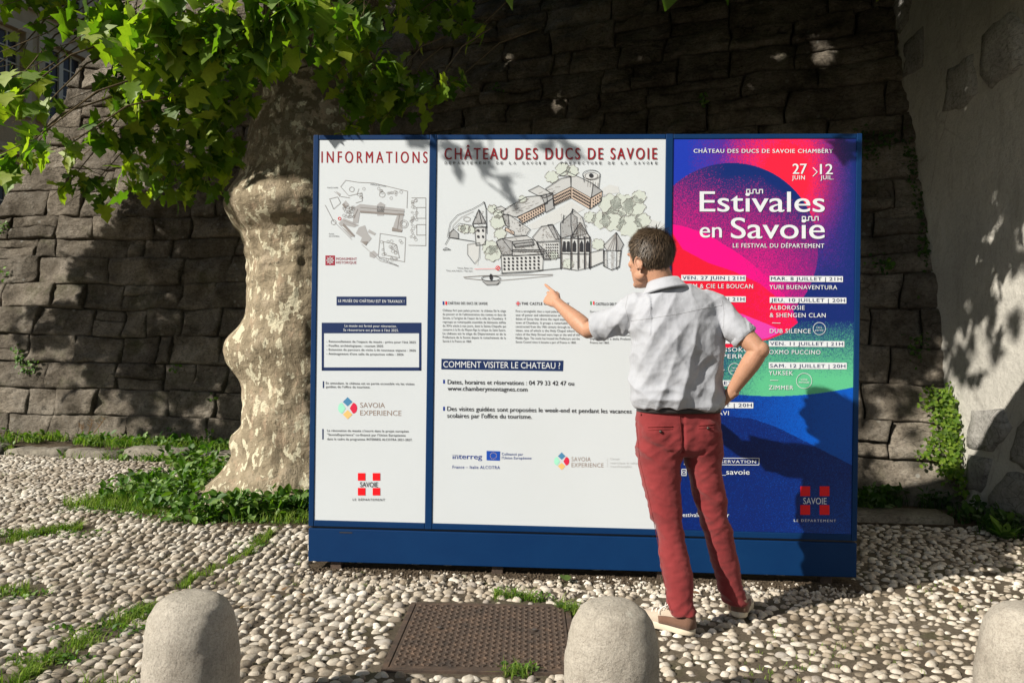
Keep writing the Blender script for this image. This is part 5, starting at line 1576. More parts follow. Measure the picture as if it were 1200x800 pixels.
ink('question_bar', 'ink_navy', P2, 1).poly([z5(51, 432), z5(652, 441), z5(654, 389), z5(52, 380)]); text(ink('question_lettering', 'ink_white', P2, 2), 'COMMENT VISITER LE CHATEAU ?', z5(61,0)[0], z5(638,0)[0], z5(0,422)[1], 7.2, .0, .0125)
tk = ink('bullet_mark', 'inter_blue', P2, 1); tk.rect(*z5(60, 483), *z5(69, 502)); tk.rect(*z5(60, 616), *z5(69, 636))
vb = ink('visit_lettering', 'ink_black', P2, 2); text(vb, 'Dates, horaires et réservations : 04 79 33 42 47 ou', z5(82,0)[0], z5(706,0)[0], z5(0,504)[1], 5.1, .025, .0125); text(vb, 'www.chamberymontagnes.com', z5(82,0)[0], z5(476,0)[0], z5(0,536)[1], 5.1, .025, .0125)
text(vb, 'Des visites guidées sont proposées le week-end et pendant les vacances', z5(80,0)[0], z5(990,0)[0], z5(0,636)[1], 5.1, .025, .0145); text(vb, "scolaires par l'office du tourisme.", z5(80,0)[0], z5(498,0)[0], z5(0,670)[1], 5.1, .025, .0125)
def z6(x, y): return (505+x/3.635, 460+y/3.635)
lb_ = ink('programme_logo_lettering', 'inter_blue', P2, 1); text(lb_, 'interreg', z6(92,0)[0], z6(218,0)[0], z6(0,281)[1], 6.0, .05, .0125); text(lb_, 'France – Italie ALCOTRA', z6(92,0)[0], z6(294,0)[0], z6(0,322)[1], 3.6, .02, .0125); text(lb_, 'Cofinancé par', z6(302,0)[0], z6(392,0)[0], z6(0,266)[1], 3.0, .02); text(lb_, "l'Union Européenne", z6(302,0)[0], z6(428,0)[0], z6(0,282)[1], 3.0, .02)
ink('flag_field', 'eu_blue', P2, 1).poly([z6(237, 287), z6(294, 289), z6(295, 249), z6(237, 247)])
st_ = ink('flag_stars', 'ochre', P2, 2)
for k in range(12): st_.circ(z6(266, 268)[0]+3.7*math.cos(k*math.pi/6), z6(266, 268)[1]+3.7*math.sin(k*math.pi/6), .45, 6)
ink('logo_stripe', 'white', P2, 2).line([z6(90, 262), z6(128, 264)], .9).line([z6(90, 270), z6(116, 271)], .6)
savoia(P2, *z6(557, 291), 8.6, z6(599,0)[0], z6(735,0)[0], z6(0,291)[1], z6(0,316)[1], 4.9)
ink('logo_rule', 'shade_grey', P2, 1).line([z6(752, 278), z6(752, 316)], .4); gr_ = ink('logo_small_lettering', 'roof_grey', P2, 1)
for st, x1, y in (('Circuit', 803, 286), ('touristique et culturel', 893, 303), ('transfrontalier', 856, 318)): text(gr_, st, z6(764,0)[0], z6(x1,0)[0], z6(0,y)[1], 2.8, 0)
# --- festival poster lettering
def z7(x, y): return (780+x/2.962, 150+y/2.962)
def z8(x, y): return (780+x/2.757, 400+y/2.757)
wp_ = ink('poster_lettering', 'ink_white', P3, 3)
text(wp_, 'CHÂTEAU DES DUCS DE SAVOIE CHAMBÉRY', z7(97,0)[0], z7(580,0)[0], z7(0,87)[1], 4.6, .05, .001)
text(wp_, '27', z7(440,0)[0], z7(490,0)[0], z7(0,160)[1], 11.8, .045, .0); text(wp_, '12', z7(535,0)[0], z7(580,0)[0], z7(0,161)[1], 11.8, .045, .0); text(wp_, 'JUIN', z7(438,0)[0], z7(483,0)[0], z7(0,179)[1], 4.6, .03); text(wp_, 'JUIL.', z7(537,0)[0], z7(582,0)[0], z7(0,179)[1], 4.6, .03)
wp_.line([z7(511, 138), z7(526, 153), z7(511, 168)], .9)
text(wp_, 'Estivales', z7(118,0)[0], z7(552,0)[0], z7(0,290)[1], 23.5, .03, .004); text(wp_, 'en', z7(118,0)[0], z7(195,0)[0], z7(0,380)[1], 18.0, .035, .004); text(wp_, 'Savoie', z7(226,0)[0], z7(552,0)[0], z7(0,383)[1], 24.0, .03, .004); text(wp_, 'LE FESTIVAL DU DÉPARTEMENT', z7(233,0)[0], z7(550,0)[0], z7(0,415)[1], 4.9, .03, .004)
for x0, y0 in ((281, 214), (474, 308)):
    L = []; x = x0
    for k in range(3): L += [(x, y0+13), (x, y0), (x+11, y0), (x+11, y0+13)]; x += 22
    wp_.line([z7(x0-0, y0+13)]+[z7(*p) for p in L[1:]], 1.15)
bx_ = ink('date_bar', 'ink_white', P3, 2); dn = ink('date_lettering', 'ink_navy', P3, 3)
def datebar(x0, x1, y0, y1, st, f, xt=None):
    bx_.rect(*f(x0, y0), *f(x1, y1), .006); text(dn, st, f(xt if xt is not None else x0+4, 0)[0], f(x1-5,0)[0], f(0, y1-4.5)[1], 4.0, .03, .006)
datebar(54, 278, 510, 530, 'VEN. 27 JUIN | 21H', z7); datebar(361, 615, 513, 533, 'MAR. 8 JUILLET | 21H', z7); datebar(361, 627, 587, 607, 'JEU. 10 JUILLET | 20H', z7); datebar(358, 620, 738, 758, 'VEN. 11 JUILLET | 21H', z7)
datebar(54, 278, 583, 603, 'SAM. 28 JUIN | 21H', z7); datebar(54, 278, 656, 676, 'JEU. 3 JUILLET | 21H', z7); datebar(54, 278, 727, 747, 'VEN. 4 JUILLET | 21H', z7)
datebar(333, 585, 67, 88, 'SAM. 12 JUILLET | 20H', z8); datebar(30, 283, 195, 214, 'DIM. 6 JUILLET | 20H', z8); datebar(20, 222, 124, 143, 'SAM. 5 JUILLET', z8)
def pt(st, x0, x1, y, f, cap=4.9): text(wp_, st, f(x0,0)[0], f(x1,0)[0], f(0,y)[1], cap, .018, .006)
pt('-M-, M2M & CIE LE BOUCAN', 20, 303, 555, z7); pt('YURI BUENAVENTURA', 360, 595, 559, z7); pt('ALBOROSIE', 361, 482, 630, z7); pt('& SHENGEN CLAN', 361, 555, 656, z7); pt('DUB SILENCE', 361, 503, 711, z7); pt('OXMO PUCCINO', 359, 537, 784, z7)
pt('BALLAKÉ SISSOKO', 60, 290, 775, z7); pt('ÉMILIEN, PERRIN', 60, 300, 798, z7); pt('MELODY', 115, 191, 103, z8); pt('YUKSEK', 333, 411, 108, z8); pt('ZIMMER', 333, 412, 155, z8); pt('MARAVI', 120, 204, 237, z8)
wp_.line([z7(370, 676), z7(398, 677)], .6); wp_.line([z8(338, 125), z8(363, 125.5)], .6)
for x, y, r_, a, b in ((z7(533, 696)[0], z7(533, 696)[1], 7.2, '1ère', 'partie'), (z8(222, 89)[0], z8(222, 89)[1], 6.8, '1ère', 'partie'), (z8(447, 127)[0], z8(447, 127)[1], 9.0, 'SCÈNE', 'PARTAGÉE')):
    wp_.ring(x, y, r_, .6, 26); text(wp_, a, x-r_*.42, x+r_*.42, y-.6, 1.9, .02); text(wp_, b, x-r_*.66, x+r_*.66, y+2.6, 1.9, .02)
fr_l = [z8(60, 376), z8(302, 376.5), z8(301, 398), z8(60, 397), z8(60, 376)]; wp_.line(fr_l, .7)
text(wp_, 'INFOS & RÉSERVATION', z8(66,0)[0], z8(292,0)[0], z8(0,391)[1], 3.3, .03, .006)
wp_.line([z8(52, 412), z8(66, 412), z8(66, 432), z8(52, 432), z8(52, 412)], .8); wp_.ring(*z8(59, 422), 1.6, .6, 10)
pt('estivales_savoie', 76, 271, 428, z8, 6.0); text(wp_, 'www.estivalesensavoie.fr', z8(10,0)[0], z8(205,0)[0], z8(0,565)[1], 4.8, .03, .006)
cross(P3, *z8(435, 467), *z8(529, 559), 'sq_red2', 'ink_white', '', 0, (z8(414,0)[0], z8(550,0)[0], z8(0,581)[1], 2.9))

# ---- letters: text set with the built-in font, turned into flat mesh, fitted to its line
curves = []
for (ik, st, x0, x1, yb, cap, wt, sk) in TX_:
    cu = bpy.data.curves.new('t', 'FONT'); cu.body = st; cu.size = 1.0; cu.resolution_u = 3 if cap < 8 else 6
    cu.space_character = SPACED.get(st, 1.12 if cap < 5 else 1.0)
    ob = bpy.data.objects.new('t', cu); COL.objects.link(ob); curves.append(ob)
cu = bpy.data.curves.new('t', 'FONT'); cu.body = 'H'; cu.size = 1.0; oh = bpy.data.objects.new('t', cu); COL.objects.link(oh)
bpy.context.view_layer.update()
dg = bpy.context.evaluated_depsgraph_get()
mh_ = oh.evaluated_get(dg).to_mesh(); CAPH = max(v.co.y for v in mh_.vertices); oh.evaluated_get(dg).to_mesh_clear()
nlet = 0
for ob, (ik, st, x0, x1, yb, cap, wt, sk) in zip(curves, TX_):
    ev = ob.evaluated_get(dg); me = ev.to_mesh()
    nv = len(me.vertices)
    if nv:
        co = np.empty(nv*3, np.float32); me.vertices.foreach_get('co', co); co = co.reshape(-1, 3)
        a, b = co[:, 0].min(), co[:, 0].max()
        thick = max(wt, 0)*cap*.9          # heavier faces: the same letters printed again a hair to the side
        fx = (x1-x0-thick)/max(b-a, 1e-6)
        single = ik.name != 'subheading_lettering'
        mb_ = MB() if single else ik.mb
        lay0 = ik.lay
        for kk, sh in enumerate((0.0, thick*.5, thick) if thick > 0 else (0.0,)):
            ik.lay = lay0 + kk*.12
            pts2 = [ik.P(x0+sh+(c[0]-a)*fx, yb - c[1]*cap/CAPH + (c[0]-a)*fx*sk) for c in co]
            mb_.add(pts2, [tuple(p.vertices) for p in me.polygons])
        ik.lay = lay0
        if single: mb_.build('lettering', ik.mat, ik.parent); nlet += 1
    ev.to_mesh_clear()
for ob in curves+[oh]:
    c_u = ob.data; bpy.data.objects.remove(ob); bpy.data.curves.remove(c_u)
for q in inks.values():
    o = q.build()
    if o and (q.name.startswith(('drawing', 'plan', 'flag', 'date_bar', 'notice', 'poster', 'monument', 'logo', 'department_logo', 'subheading', 'bullet', 'location'))): tag(o, kind='stuff')
print('ink parts', len(inks), 'letter lines', nlet)
# ================================================================ THE MAN
from mathutils.bvhtree import BVHTree
m = Mat('skin', 0.5, 0.35)
c = m.mix(m.ramp(m.noise(9, 4, .6), [(.4, 0.0), (.7, .5)]), (0.38, 0.205, 0.13), (0.43, 0.225, 0.15))
c = m.mix(.3, c, m.ramp(m.noise(90, 4, .7), [(.35, .75), (.6, 1.05)]), 'MULTIPLY')
m.color(c); m.b.inputs['Subsurface Weight'].default_value = 0.12; m.b.inputs['Subsurface Radius'].default_value = (.010, .004, .002); m.b.inputs['Subsurface Scale'].default_value = 1.0
m.bump(m.noise(260, 4, .7), .0012, .6); m.bump(m.noise(40, 4, .6), .002, .5)
M['skin'] = m.m
def cloth(name, col, dark, weave, bscale):
    m = Mat(name, 0.85, 0.12)
    c = m.ramp(m.noise(5, 5, .6), [(.35, dark), (.65, col)])
    c = m.mix(.25, c, m.ramp(m.noise(weave, 3, .8, stretch=(1, 1, .35)), [(.35, .78), (.6, 1.05)]), 'MULTIPLY')
    m.color(c)
    m.bump(m.noise(weave*1.5, 3, .8), .0008, .7); m.bump(m.noise(bscale, 4, .6, stretch=(1, 1, .7)), .006, .5)
    m.b.inputs['Sheen Weight'].default_value = .15
    return m.m
M['shirt'] = cloth('linen_shirt', (0.36, 0.375, 0.415), (0.32, 0.335, 0.37), 350, 30)
M['trouser'] = cloth('red_cotton', (0.205, 0.030, 0.032), (0.165, 0.022, 0.024), 500, 26)
M['seam'] = flat('seam_thread', (0.14, 0.02, 0.02), .8, .1); M['shirt_seam'] = flat('shirt_seam', (0.30, 0.305, 0.32), .8, .1)
M['belt'] = flat('belt_leather', (0.035, 0.03, 0.03), .5, .3); M['button'] = flat('horn_button', (0.03, 0.022, 0.018), .35, .5)
M['suede'] = cloth('brown_suede', (0.15, 0.082, 0.055), (0.11, 0.058, 0.04), 300, 40); M['canvas'] = cloth('beige_canvas', (0.40, 0.335, 0.27), (0.34, 0.285, 0.225), 300, 40)
M['sole'] = flat('cream_rubber', (0.52, 0.46, 0.36), .6, .3); M['lace'] = flat('white_lace', (0.68, 0.66, 0.62), .8, .1)
m = Mat('brown_hair', .5, .45); c = m.ramp(m.islrand(), [(0, (0.022, 0.014, 0.008)), (.6, (0.055, 0.036, 0.021)), (1, (0.12, 0.082, 0.050))]); m.color(c); M['hair'] = m.m
M['eye'] = flat('eye_white', (0.7, 0.68, 0.66), .2, .5); M['iris'] = flat('iris', (0.05, 0.03, 0.015), .2, .5); M['lip'] = flat('lip', (0.42, 0.16, 0.13), .45, .4)

MX, MY = 0.86, 3.66
man = empty('person', (MX, MY, 0), 'man in grey shirt and red trousers standing at the board and pointing at it', 'person')
vup = Vector((0, 0, 1))
# ---- head frame
th = R(39)
HC = atY(761.8, 302, 3.62)
hf = Vector((-math.sin(th), math.cos(th), -.10)).normalized()
hr = hf.cross(vup).normalized(); hu = hr.cross(hf)
HM = Matrix((( hr.x, hf.x, hu.x, HC.x), (hr.y, hf.y, hu.y, HC.y), (hr.z, hf.z, hu.z, HC.z), (0, 0, 0, 1)))
body = MB()
hd_ = MB()
hd_.ell((0, -.012, .026), (.076, .096, .090), n=28, m=18)
hd_.ell((0, .030, .020), (.064, .062, .075), n=24, m=14)          # forehead and face mass
hd_.loft([((0, .020, .02), (.066, 0, 0), (0, .074, 0)), ((0, .022, -.02), (.067, 0, 0), (0, .073, 0)), ((0, .026, -.06), (.060, 0, 0), (0, .068, 0)), ((0, .034, -.09), (.050, 0, 0), (0, .058, 0)), ((0, .046, -.115), (.034, 0, 0), (0, .042, 0)), ((0, .056, -.127), (.018, 0, 0), (0, .022, 0))], 24, 2.3)
hd_.ell((0, .090, -.108), (.018, .014, .016))                    # chin
for s in (-1, 1):
    hd_.ell((s*.030, .082, .026), (.026, .014, .009))            # brow
    hd_.ell((s*.043, .064, -.022), (.022, .024, .020))           # cheekbone
    hd_.ell((s*.052, .022, -.078), (.014, .03, .022))            # jaw angle
    hd_.ell((s*.0155, .098, -.040), (.009, .011, .008))          # nostril wing
    # ear: shell, rim, lobe
    Me = Matrix.Rotation(s*R(-18), 3, 'Z') @ Matrix.Rotation(R(-10), 3, 'X')
    hd_.ell((s*.079, -.006, -.032), (.0075, .017, .029), Me)
    rim = [Vector((s*.083, -.006, -.032)) + Me @ Vector((s*.003, .0165*math.cos(t), .028*math.sin(t))) for t in np.linspace(R(-60), R(215), 14)]
    hd_.tube([p+Vector((s*.001, 0, 0)) for p in rim], .0044, 8)
    hd_.ell((s*.079, .002, -.056), (.006, .009, .009))
hd_.loft([((0, .088, .012), (.008, 0, 0), (0, .010, 0)), ((0, .098, -.01), (.010, 0, 0), (0, .012, 0)), ((0, .104, -.030), (.013, 0, 0), (0, .015, 0)), ((0, .104, -.042), (.014, 0, 0), (0, .013, 0)), ((0, .096, -.050), (.010, 0, 0), (0, .008, 0))], 14)
hd_.ell((0, .089, -.066), (.022, .011, .006)); hd_.ell((0, .087, -.077), (.020, .011, .007))
hd_.xf(HM); body.join(hd_)
# neck
nb = atY(777, 345, 3.62); nt_ = HM @ Vector((0, -.022, -.03))
body.tube([nt_, nt_.lerp(nb, .45)+Vector((.004, -.004, 0)), nb, nb+Vector((.01, 0, -.06))], [.058, .057, .064, .09], 24)
# torso hidden under the shirt, hips and legs under the trousers
tl_ = Vector((math.cos(R(8)), math.sin(R(8)), 0)); tb_ = Vector((-tl_.y, tl_.x, 0))
def ring_px(xl, xr, py, Y, dep, shrink=0.0, lat=tl_, bk=tb_):
    c = atY((xl+xr)/2, py, Y); hwid = (xr-xl)/2*Y/FPX - shrink
    return (c, lat*hwid, bk*(dep-shrink))
S_ = .024
body.loft([ring_px(757, 826, 352, 3.61, .075, .015), ring_px(745, 846, 372, 3.61, .11, S_), ring_px(741, 847, 405, 3.62, .125, S_), ring_px(744, 846, 445, 3.64, .125, S_), ring_px(745, 845, 480, 3.65, .125, S_), ring_px(744, 845, 515, 3.66, .13, S_)], 28, 2.4)
LLEG = [(505, 744, 800, 3.65, .120), (524, 744.5, 799, 3.65, .112), (545, 748, 798, 3.645, .104), (568, 753, 797.5, 3.64, .095), (590, 759.5, 797, 3.63, .085), (610, 765, 798.5, 3.62, .078), (630, 769, 802, 3.61, .075), (652, 772, 808.5, 3.60, .076), (675, 775.5, 812.5, 3.585, .074), (700, 781.5, 815.5, 3.575, .067), (710, 784, 818, 3.57, .064), (719, 787, 819.5, 3.565, .062)]
RLEG = [(503, 796, 845.5, 3.66, .120), (522, 798, 845, 3.67, .112), (545, 803, 845.5, 3.68, .10), (571, 810, 848, 3.69, .09), (592, 816, 851.5, 3.70, .082), (612, 822, 856, 3.71, .077), (635, 827.5, 860.5, 3.725, .074), (660, 833, 866.5, 3.74, .072), (682, 840, 871, 3.755, .067), (696, 845.5, 873.5, 3.765, .062), (705, 849, 874, 3.77, .058)]
lx_ = Vector((1, 0.05, 0)).normalized(); ly_ = Vector((-.05, 1, 0)).normalized()
for LG, fx, fy in ((LLEG, 805, 741), (RLEG, 866, 727)):
    body.loft([ring_px(a, b, py, Y, dp, .034, lx_, ly_) for py, a, b, Y, dp in LG], 22)
    c = ring_px(LG[-1][1], LG[-1][2], LG[-1][0], LG[-1][3], .05)[0]
    body.tube([c+Vector((0, 0, .08)), c, Vector((c.x, c.y, .05))], [.030, .032, .034], 14)
# ---- arms
LS_, LE, LW = atY(752, 362, 3.60), atY(689, 387, 3.80), atY(653.5, 355.5, 3.96)
RS_, RE, RW = atY(838, 362, 3.62), atY(890, 410, 3.50), atY(856, 461, 3.60)
def arm(mb, S0, E, W, k=1.0):
    u = (E-S0); f_ = (W-E)
    pts = [S0, S0+u*.3, S0+u*.6, S0+u*.88, E, E+f_*.12, E+f_*.3, E+f_*.55, E+f_*.8, W, W+f_.normalized()*.015]
    rad = [.056, .053, .047, .041, .0395, .042, .0425, .037, .030, .0265, .025]
    mb.tube(pts, [r_*k for r_ in rad], 20)
arm(body, LS_, LE, LW, 1.0); arm(body, RS_, RE, RW, 1.0)
body.ell(LE, (.038, .038, .038)); body.ell(RE+Vector((.006, -.004, 0)), (.036, .036, .038))
def hand(mb, W, f, tside, pn, curls, thumb, k=1.0):
    """W wrist, f along the palm, tside towards the thumb, pn the way the palm faces"""
    f = f.normalized(); tside = (tside - f*tside.dot(f)).normalized(); pn = pn - f*pn.dot(f) - tside*pn.dot(tside); pn.normalize()
    L_ = .088*k
    mb.loft([(W-f*.02, tside*.026, pn*.019), (W+f*.01, tside*.028, pn*.018), (W+f*.04, tside*.036, pn*.017), (W+f*.07, tside*.041, pn*.0145), (W+f*.088, tside*.039, pn*.011)], 18, 2.5)
    mb.ell(W+f*.035+tside*.02+pn*.010, (.017, .017, .017))
    nails = []
    offs = [.031, .0105, -.0105, -.030]; lens = [.072, .080, .074, .058]; rr0 = [.0092, .0094, .0089, .0078]
    back = [.0, .004, .0, -.008]
    for i in range(4):
        b = W+f*(L_-.006+back[i])+tside*offs[i]-pn*.002
        P_ = [b-f*.02, b]; d = f.copy(); cur = b; tot = 0
        spread = tside*((1.5-i)*.035)
        d = (d+spread).normalized()
        for j, fr in enumerate((.45, .31, .24)):
            tot = curls[i][j]
            d = (d*math.cos(tot)+pn*math.sin(tot)).normalized(); 
            pn_l = pn
            nx = cur+d*lens[i]*fr*k
            P_ += [cur.lerp(nx, .5), nx]; cur = nx
            # rotate the bending axis with the finger
            pn = (pn*math.cos(tot)-f*math.sin(tot)) if False else pn
        mb.tube(P_, [rr0[i]*1.05, rr0[i]*1.08]+[rr0[i]*q for q in (.97, 1.0, .9, .92, .85, .72)], 10)
        mb.ell(cur, (rr0[i]*.78,)*3, n=10, m=8)
    b = W+f*.022+tside*.024
    P_ = [b-tside*.01, b]; cur = b; d = thumb[0].normalized()
    for dd, ln in zip(thumb, (.036, .032, .026)):
        nx = cur+dd.normalized()*ln*k; P_ += [cur.lerp(nx, .5), nx]; cur = nx
    mb.tube(P_, [.013, .0125, .0115, .011, .0102, .0105, .0098, .0082], 10); mb.ell(cur, (.0082,)*3, n=10, m=8)
# bending with accumulated angle: precompute directions instead
def curl_dirs(f, pn, angs):
    out = []; a = 0
    for x in angs: a += x; out.append((f*math.cos(a)+pn*math.sin(a)).normalized())
    return out
def hand2(mb, W, f, tside, pn, curls, thumb, k=1.0):
    f = f.normalized(); tside = (tside - f*tside.dot(f)).normalized(); pn = (pn - f*pn.dot(f) - tside*pn.dot(tside)).normalized()
    mb.loft([(W-f*.03, tside*.0265, pn*.020), (W+f*.01, tside*.0285, pn*.0185), (W+f*.04, tside*.0365, pn*.0175), (W+f*.07, tside*.041, pn*.0150), (W+f*.088, tside*.039, pn*.0115)], 18, 2.5)
    mb.ell(W+f*.035+tside*.020+pn*.010, (.017, .017, .017))
    offs = [.0335, .0115, -.0115, -.0325]; lens = [.072, .080, .074, .058]; rr0 = [.0082, .0084, .0080, .0071]; back = [.0, .004, .0, -.008]
    for i in range(4):
        b = W+f*(.082+back[i])+tside*offs[i]-pn*.002
        f1 = (f+tside*((1.5-i)*.03)).normalized()
        P_ = [b-f*.02, b]; cur = b
        for d, fr in zip(curl_dirs(f1, pn, curls[i]), (.46, .30, .24)):
            nx = cur+d*lens[i]*fr*k; P_ += [cur.lerp(nx, .5), nx]; cur = nx
        mb.tube(P_, [rr0[i]*1.05, rr0[i]*1.1]+[rr0[i]*q for q in (.97, 1.02, .9, .94, .85, .72)], 10)
        mb.ell(cur, (rr0[i]*.76,)*3, n=10, m=8)
    b = W+f*.022+tside*.022; P_ = [b-tside*.01, b]; cur = b
    for dd, ln in zip(thumb, (.038, .032, .026)):
        nx = cur+dd.normalized()*ln*k; P_ += [cur.lerp(nx, .5), nx]; cur = nx
    mb.tube(P_, [.013, .0125, .0115, .011, .0102, .0105, .0098, .0082], 10); mb.ell(cur, (.0082,)*3, n=10, m=8)
tip = atY(628, 336, 4.10)
fl_ = (tip-LW).normalized(); ts = (vup*.85+Vector((.45, .0, 0))).normalized(); pnl = fl_.cross(ts)
hand2(body, LW, fl_, ts, pnl, [(.06, .06, .05), (.55, .95, .6), (.85, 1.1, .7), (1.0, 1.15, .7)],
      [fl_*.8+ts*.35+pnl*.5, fl_*.9+pnl*.45, fl_*.7+pnl*.6-ts*.2])
frr = Vector((-.55, .45, -.50)).normalized(); tsr = Vector((.05, .45, .85)); pnr = tsr.cross(frr)
hand2(body, RW, frr, tsr, pnr, [(.25, .35, .2), (.35, .4, .25), (.4, .45, .25), (.45, .5, .3)],
      [Vector((-.5, -.35, -.75)), Vector((-.25, -.1, -.95)), Vector((-.05, .1, -1))])
bm_ = remesh(body, .0036, 2, .5)
bo = link_mesh('body', bm_, M['skin'], man)
# ---- face details
for s in (-1, 1):
    e = MB(); e.ell((s*.031, .0795, .004), (.0115, .011, .0095)); e.xf(HM); eo = e.build('eye', M['eye'], man, True)
    e = MB(); e.ell((s*.031, .0893, .004), (.0052, .0022, .0052)); e.xf(HM); e.build('iris', M['iris'], eo, True)
    br = MB()
    for _ in range(70):
        t = rng.random(); x = s*(.014+.036*t); y = .0965-.016*t**2+rng.normal(0, .001); z = .0235+.006*math.sin(t*2.4)+rng.normal(0, .0022)
        p = Vector((x, y, z)); d = Vector((s*.008, -.002*t, .002+rng.normal(0, .002)))
        br.add([p+Vector((0, 0, .0007)), p-Vector((0, 0, .0007)), p+d], [(0, 1, 2)])
    br.xf(HM); br.build('eyebrow', M['hair'], man)
l_ = MB(); l_.ell((0, .098, -.0665), (.019, .0045, .0035)); l_.ell((0, .0965, -.0745), (.017, .005, .0045)); l_.xf(HM); l_.build('lips', M['lip'], man, True)
# ---- hair
def zmin(phi): return float(np.interp(phi, [0, 40, 58, 66, 72, 84, 92, 104, 130, 180], [.086, .070, .040, .008, -.028, -.018, .004, -.030, -.066, -.080]))
HCc = Vector((0, -.012, .026)); HR_ = Vector((.0775, .0975, .0915))
def scalp(v, k=1.0, add=0.0):
    q = Vector((v.x*HR_.x, v.y*HR_.y, v.z*HR_.z))*k
    # widen the low back of the head towards the neck
    q = q + v.normalized()*add
    p = HCc+q
    if p.z < -.02 and p.y < -.02: p.y = min(p.y, -.052-.3*(p.z+.08)) if p.z < -.05 else p.y
    return p
cap = MB(); n1, n2 = 72, 48; V = []; ok = []
for j in range(n2+1):
    ph = math.pi*.86*j/n2
    for i in range(n1):
        t = 2*math.pi*i/n1
        v = Vector((math.sin(ph)*math.sin(t), math.sin(ph)*math.cos(t), math.cos(ph)))
        a = math.degrees(math.atan2(abs(v.x*HR_.x), v.y*HR_.y+HCc.y+.005))
        lift = .007+.002*mnoise.noise(v*4)+.005*max(v.z, 0)
        p = scalp(v, 1.0, lift)
        ok.append(p.z > zmin(a)+.004); V.append(p)
F = []
for j in range(n2):
    for i in range(n1):
        i2 = (i+1) % n1; f4 = (j*n1+i, j*n1+i2, (j+1)*n1+i2, (j+1)*n1+i)
        if all(ok[q] for q in f4): F.append(f4)
used = sorted(set(q for f in F for q in f)); mp = {q: k for k, q in enumerate(used)}
hm = MB(); hm.add([HM @ V[q] for q in used], [tuple(mp[q] for q in f) for f in F])
hcap = hm.build('hair', M['hair'], man, True)
so_ = hcap.modifiers.new('t', 'SOLIDIFY'); so_.thickness = .006; so_.offset = -1
strands = MB(); cnt = 0
crownp = Vector((.01, -.06, .115))
while cnt < 9000:
    v = Vector(rng.normal(0, 1, 3).tolist()).normalized()
    a = math.degrees(math.atan2(abs(v.x*HR_.x), v.y*HR_.y+HCc.y+.005))
    p = scalp(v, 1.0, .005)
    if v.z < -.75 or p.z < zmin(a): continue
    n_ = Vector((v.x/HR_.x, v.y/HR_.y, v.z/HR_.z)).normalized()
    d = (p-crownp); d = d-n_*d.dot(n_)
    if d.length < .02: d = d+Vector((rng.normal(0, .02), rng.normal(0, .02), 0))
    d.normalize()
    top_ = max(0, v.z)
    sw = Vector((.35, 1.0, .1)); sw = (sw-n_*sw.dot(n_)).normalized()
    d = (d*(1-.7*top_*(v.y > -.2))+sw*.9*top_*(v.y > -.2)).normalized()
    cl_ = mnoise.noise(v*4.0); d = (d+n_.cross(d)*cl_*.7+Vector(rng.normal(0, .14, 3).tolist())).normalized()
    L_ = rng.uniform(.018, .032)+.022*top_; L_ = min(L_, .012+max(p.z-zmin(a), 0)*.8)
    sd_ = n_.cross(d).normalized()*.0008
    lift = .008+.005*top_*rng.random()+.004*cl_
    P_ = [p, p+d*L_*.4+n_*lift*.75, p+d*L_*.8+n_*lift, p+d*L_*1.15+n_*lift*.55-Vector((0, 0, .004))*(1-top_)]
    strands.add([P_[0]+sd_, P_[0]-sd_, P_[1]+sd_*1.2, P_[1]-sd_*1.2, P_[2]+sd_*.9, P_[2]-sd_*.9, P_[3]], [(0,1,3,2),(2,3,5,4),(4,5,6)]); cnt += 1
strands.xf(HM); o = strands.build('hair_strands', M['hair'], hcap, True); tag(o, kind='stuff')

# ---- trousers
tr_ = MB()
pel = [ring_px(747, 843.5, 474, 3.645, .112), ring_px(745, 844, 484, 3.65, .118), ring_px(743.5, 845, 497, 3.655, .126), ring_px(743, 845.5, 510, 3.655, .128), ring_px(744.5, 845, 522, 3.655, .118), ring_px(752, 838, 532, 3.66, .08)]
tr_.loft(pel, 36, 2.5)
# buttocks towards the viewer
for px, py, Y in ((773, 506, 3.59), (820, 505, 3.605)): tr_.ell(atY(px, py, Y), (.088, .075, .085), n=20, m=12)
for LG in (LLEG, RLEG): tr_.loft([ring_px(a, b, py, Y, dp, 0, lx_, ly_) for py, a, b, Y, dp in LG], 30, 2.15)
tme = remesh(tr_, .0060, 6, .5)
kneeL, kneeR = .50, .50
def fold(p, n):
    x, y, z = p
    A = .0042 + .009*math.exp(-((z-.52)/.11)**2) + .012*math.exp(-((z-.10)/.09)**2) + .009*math.exp(-((z-.80)/.06)**2)
    q = Vector((x*4+z*2.5, y*4, z*10+x*7))
    r1 = 1-2.6*abs(mnoise.noise(q)); r2 = 1-2.6*abs(mnoise.noise(Vector((x*6-z*6, y*6, z*17-x*13))+Vector((5, 0, 0))))
    g1 = .5+.9*mnoise.noise(Vector((x*5, y*5, z*5+11)))
    d = A*(r1*.9+r2*.55*max(g1, 0))
    d += .003*math.sin(z*85+9*mnoise.noise(Vector((x*8, y*8, z*4))))*math.exp(-((z-.09)/.05)**2)
    d += .0022*mnoise.noise(Vector((x*30, y*30, z*60)))
    d -= .010*math.exp(-((x-.752-.03*(.9-z))/.007)**2)*(1 if (z > .80 and n[1] < 0) else 0)   # centre back seam
    d -= .006
    if z > .93: d *= .5
    return d
displace(tme, fold)
tro = link_mesh('trousers', tme, M['trouser'], man)
def bvh_of(o): 
    me = o.data; return BVHTree.FromPolygons([v.co.copy() for v in me.vertices], [tuple(p.vertices) for p in me.polygons])
tb = bvh_of(tro)
CAMP = Vector((0, 0, CAM_H))
def surf(bv, px, py, off=.0012):
    d = ray(px, py).normalized(); h = bv.ray_cast(CAMP, d)
    if h[0] is None: return None
    return h[0]+h[1]*off
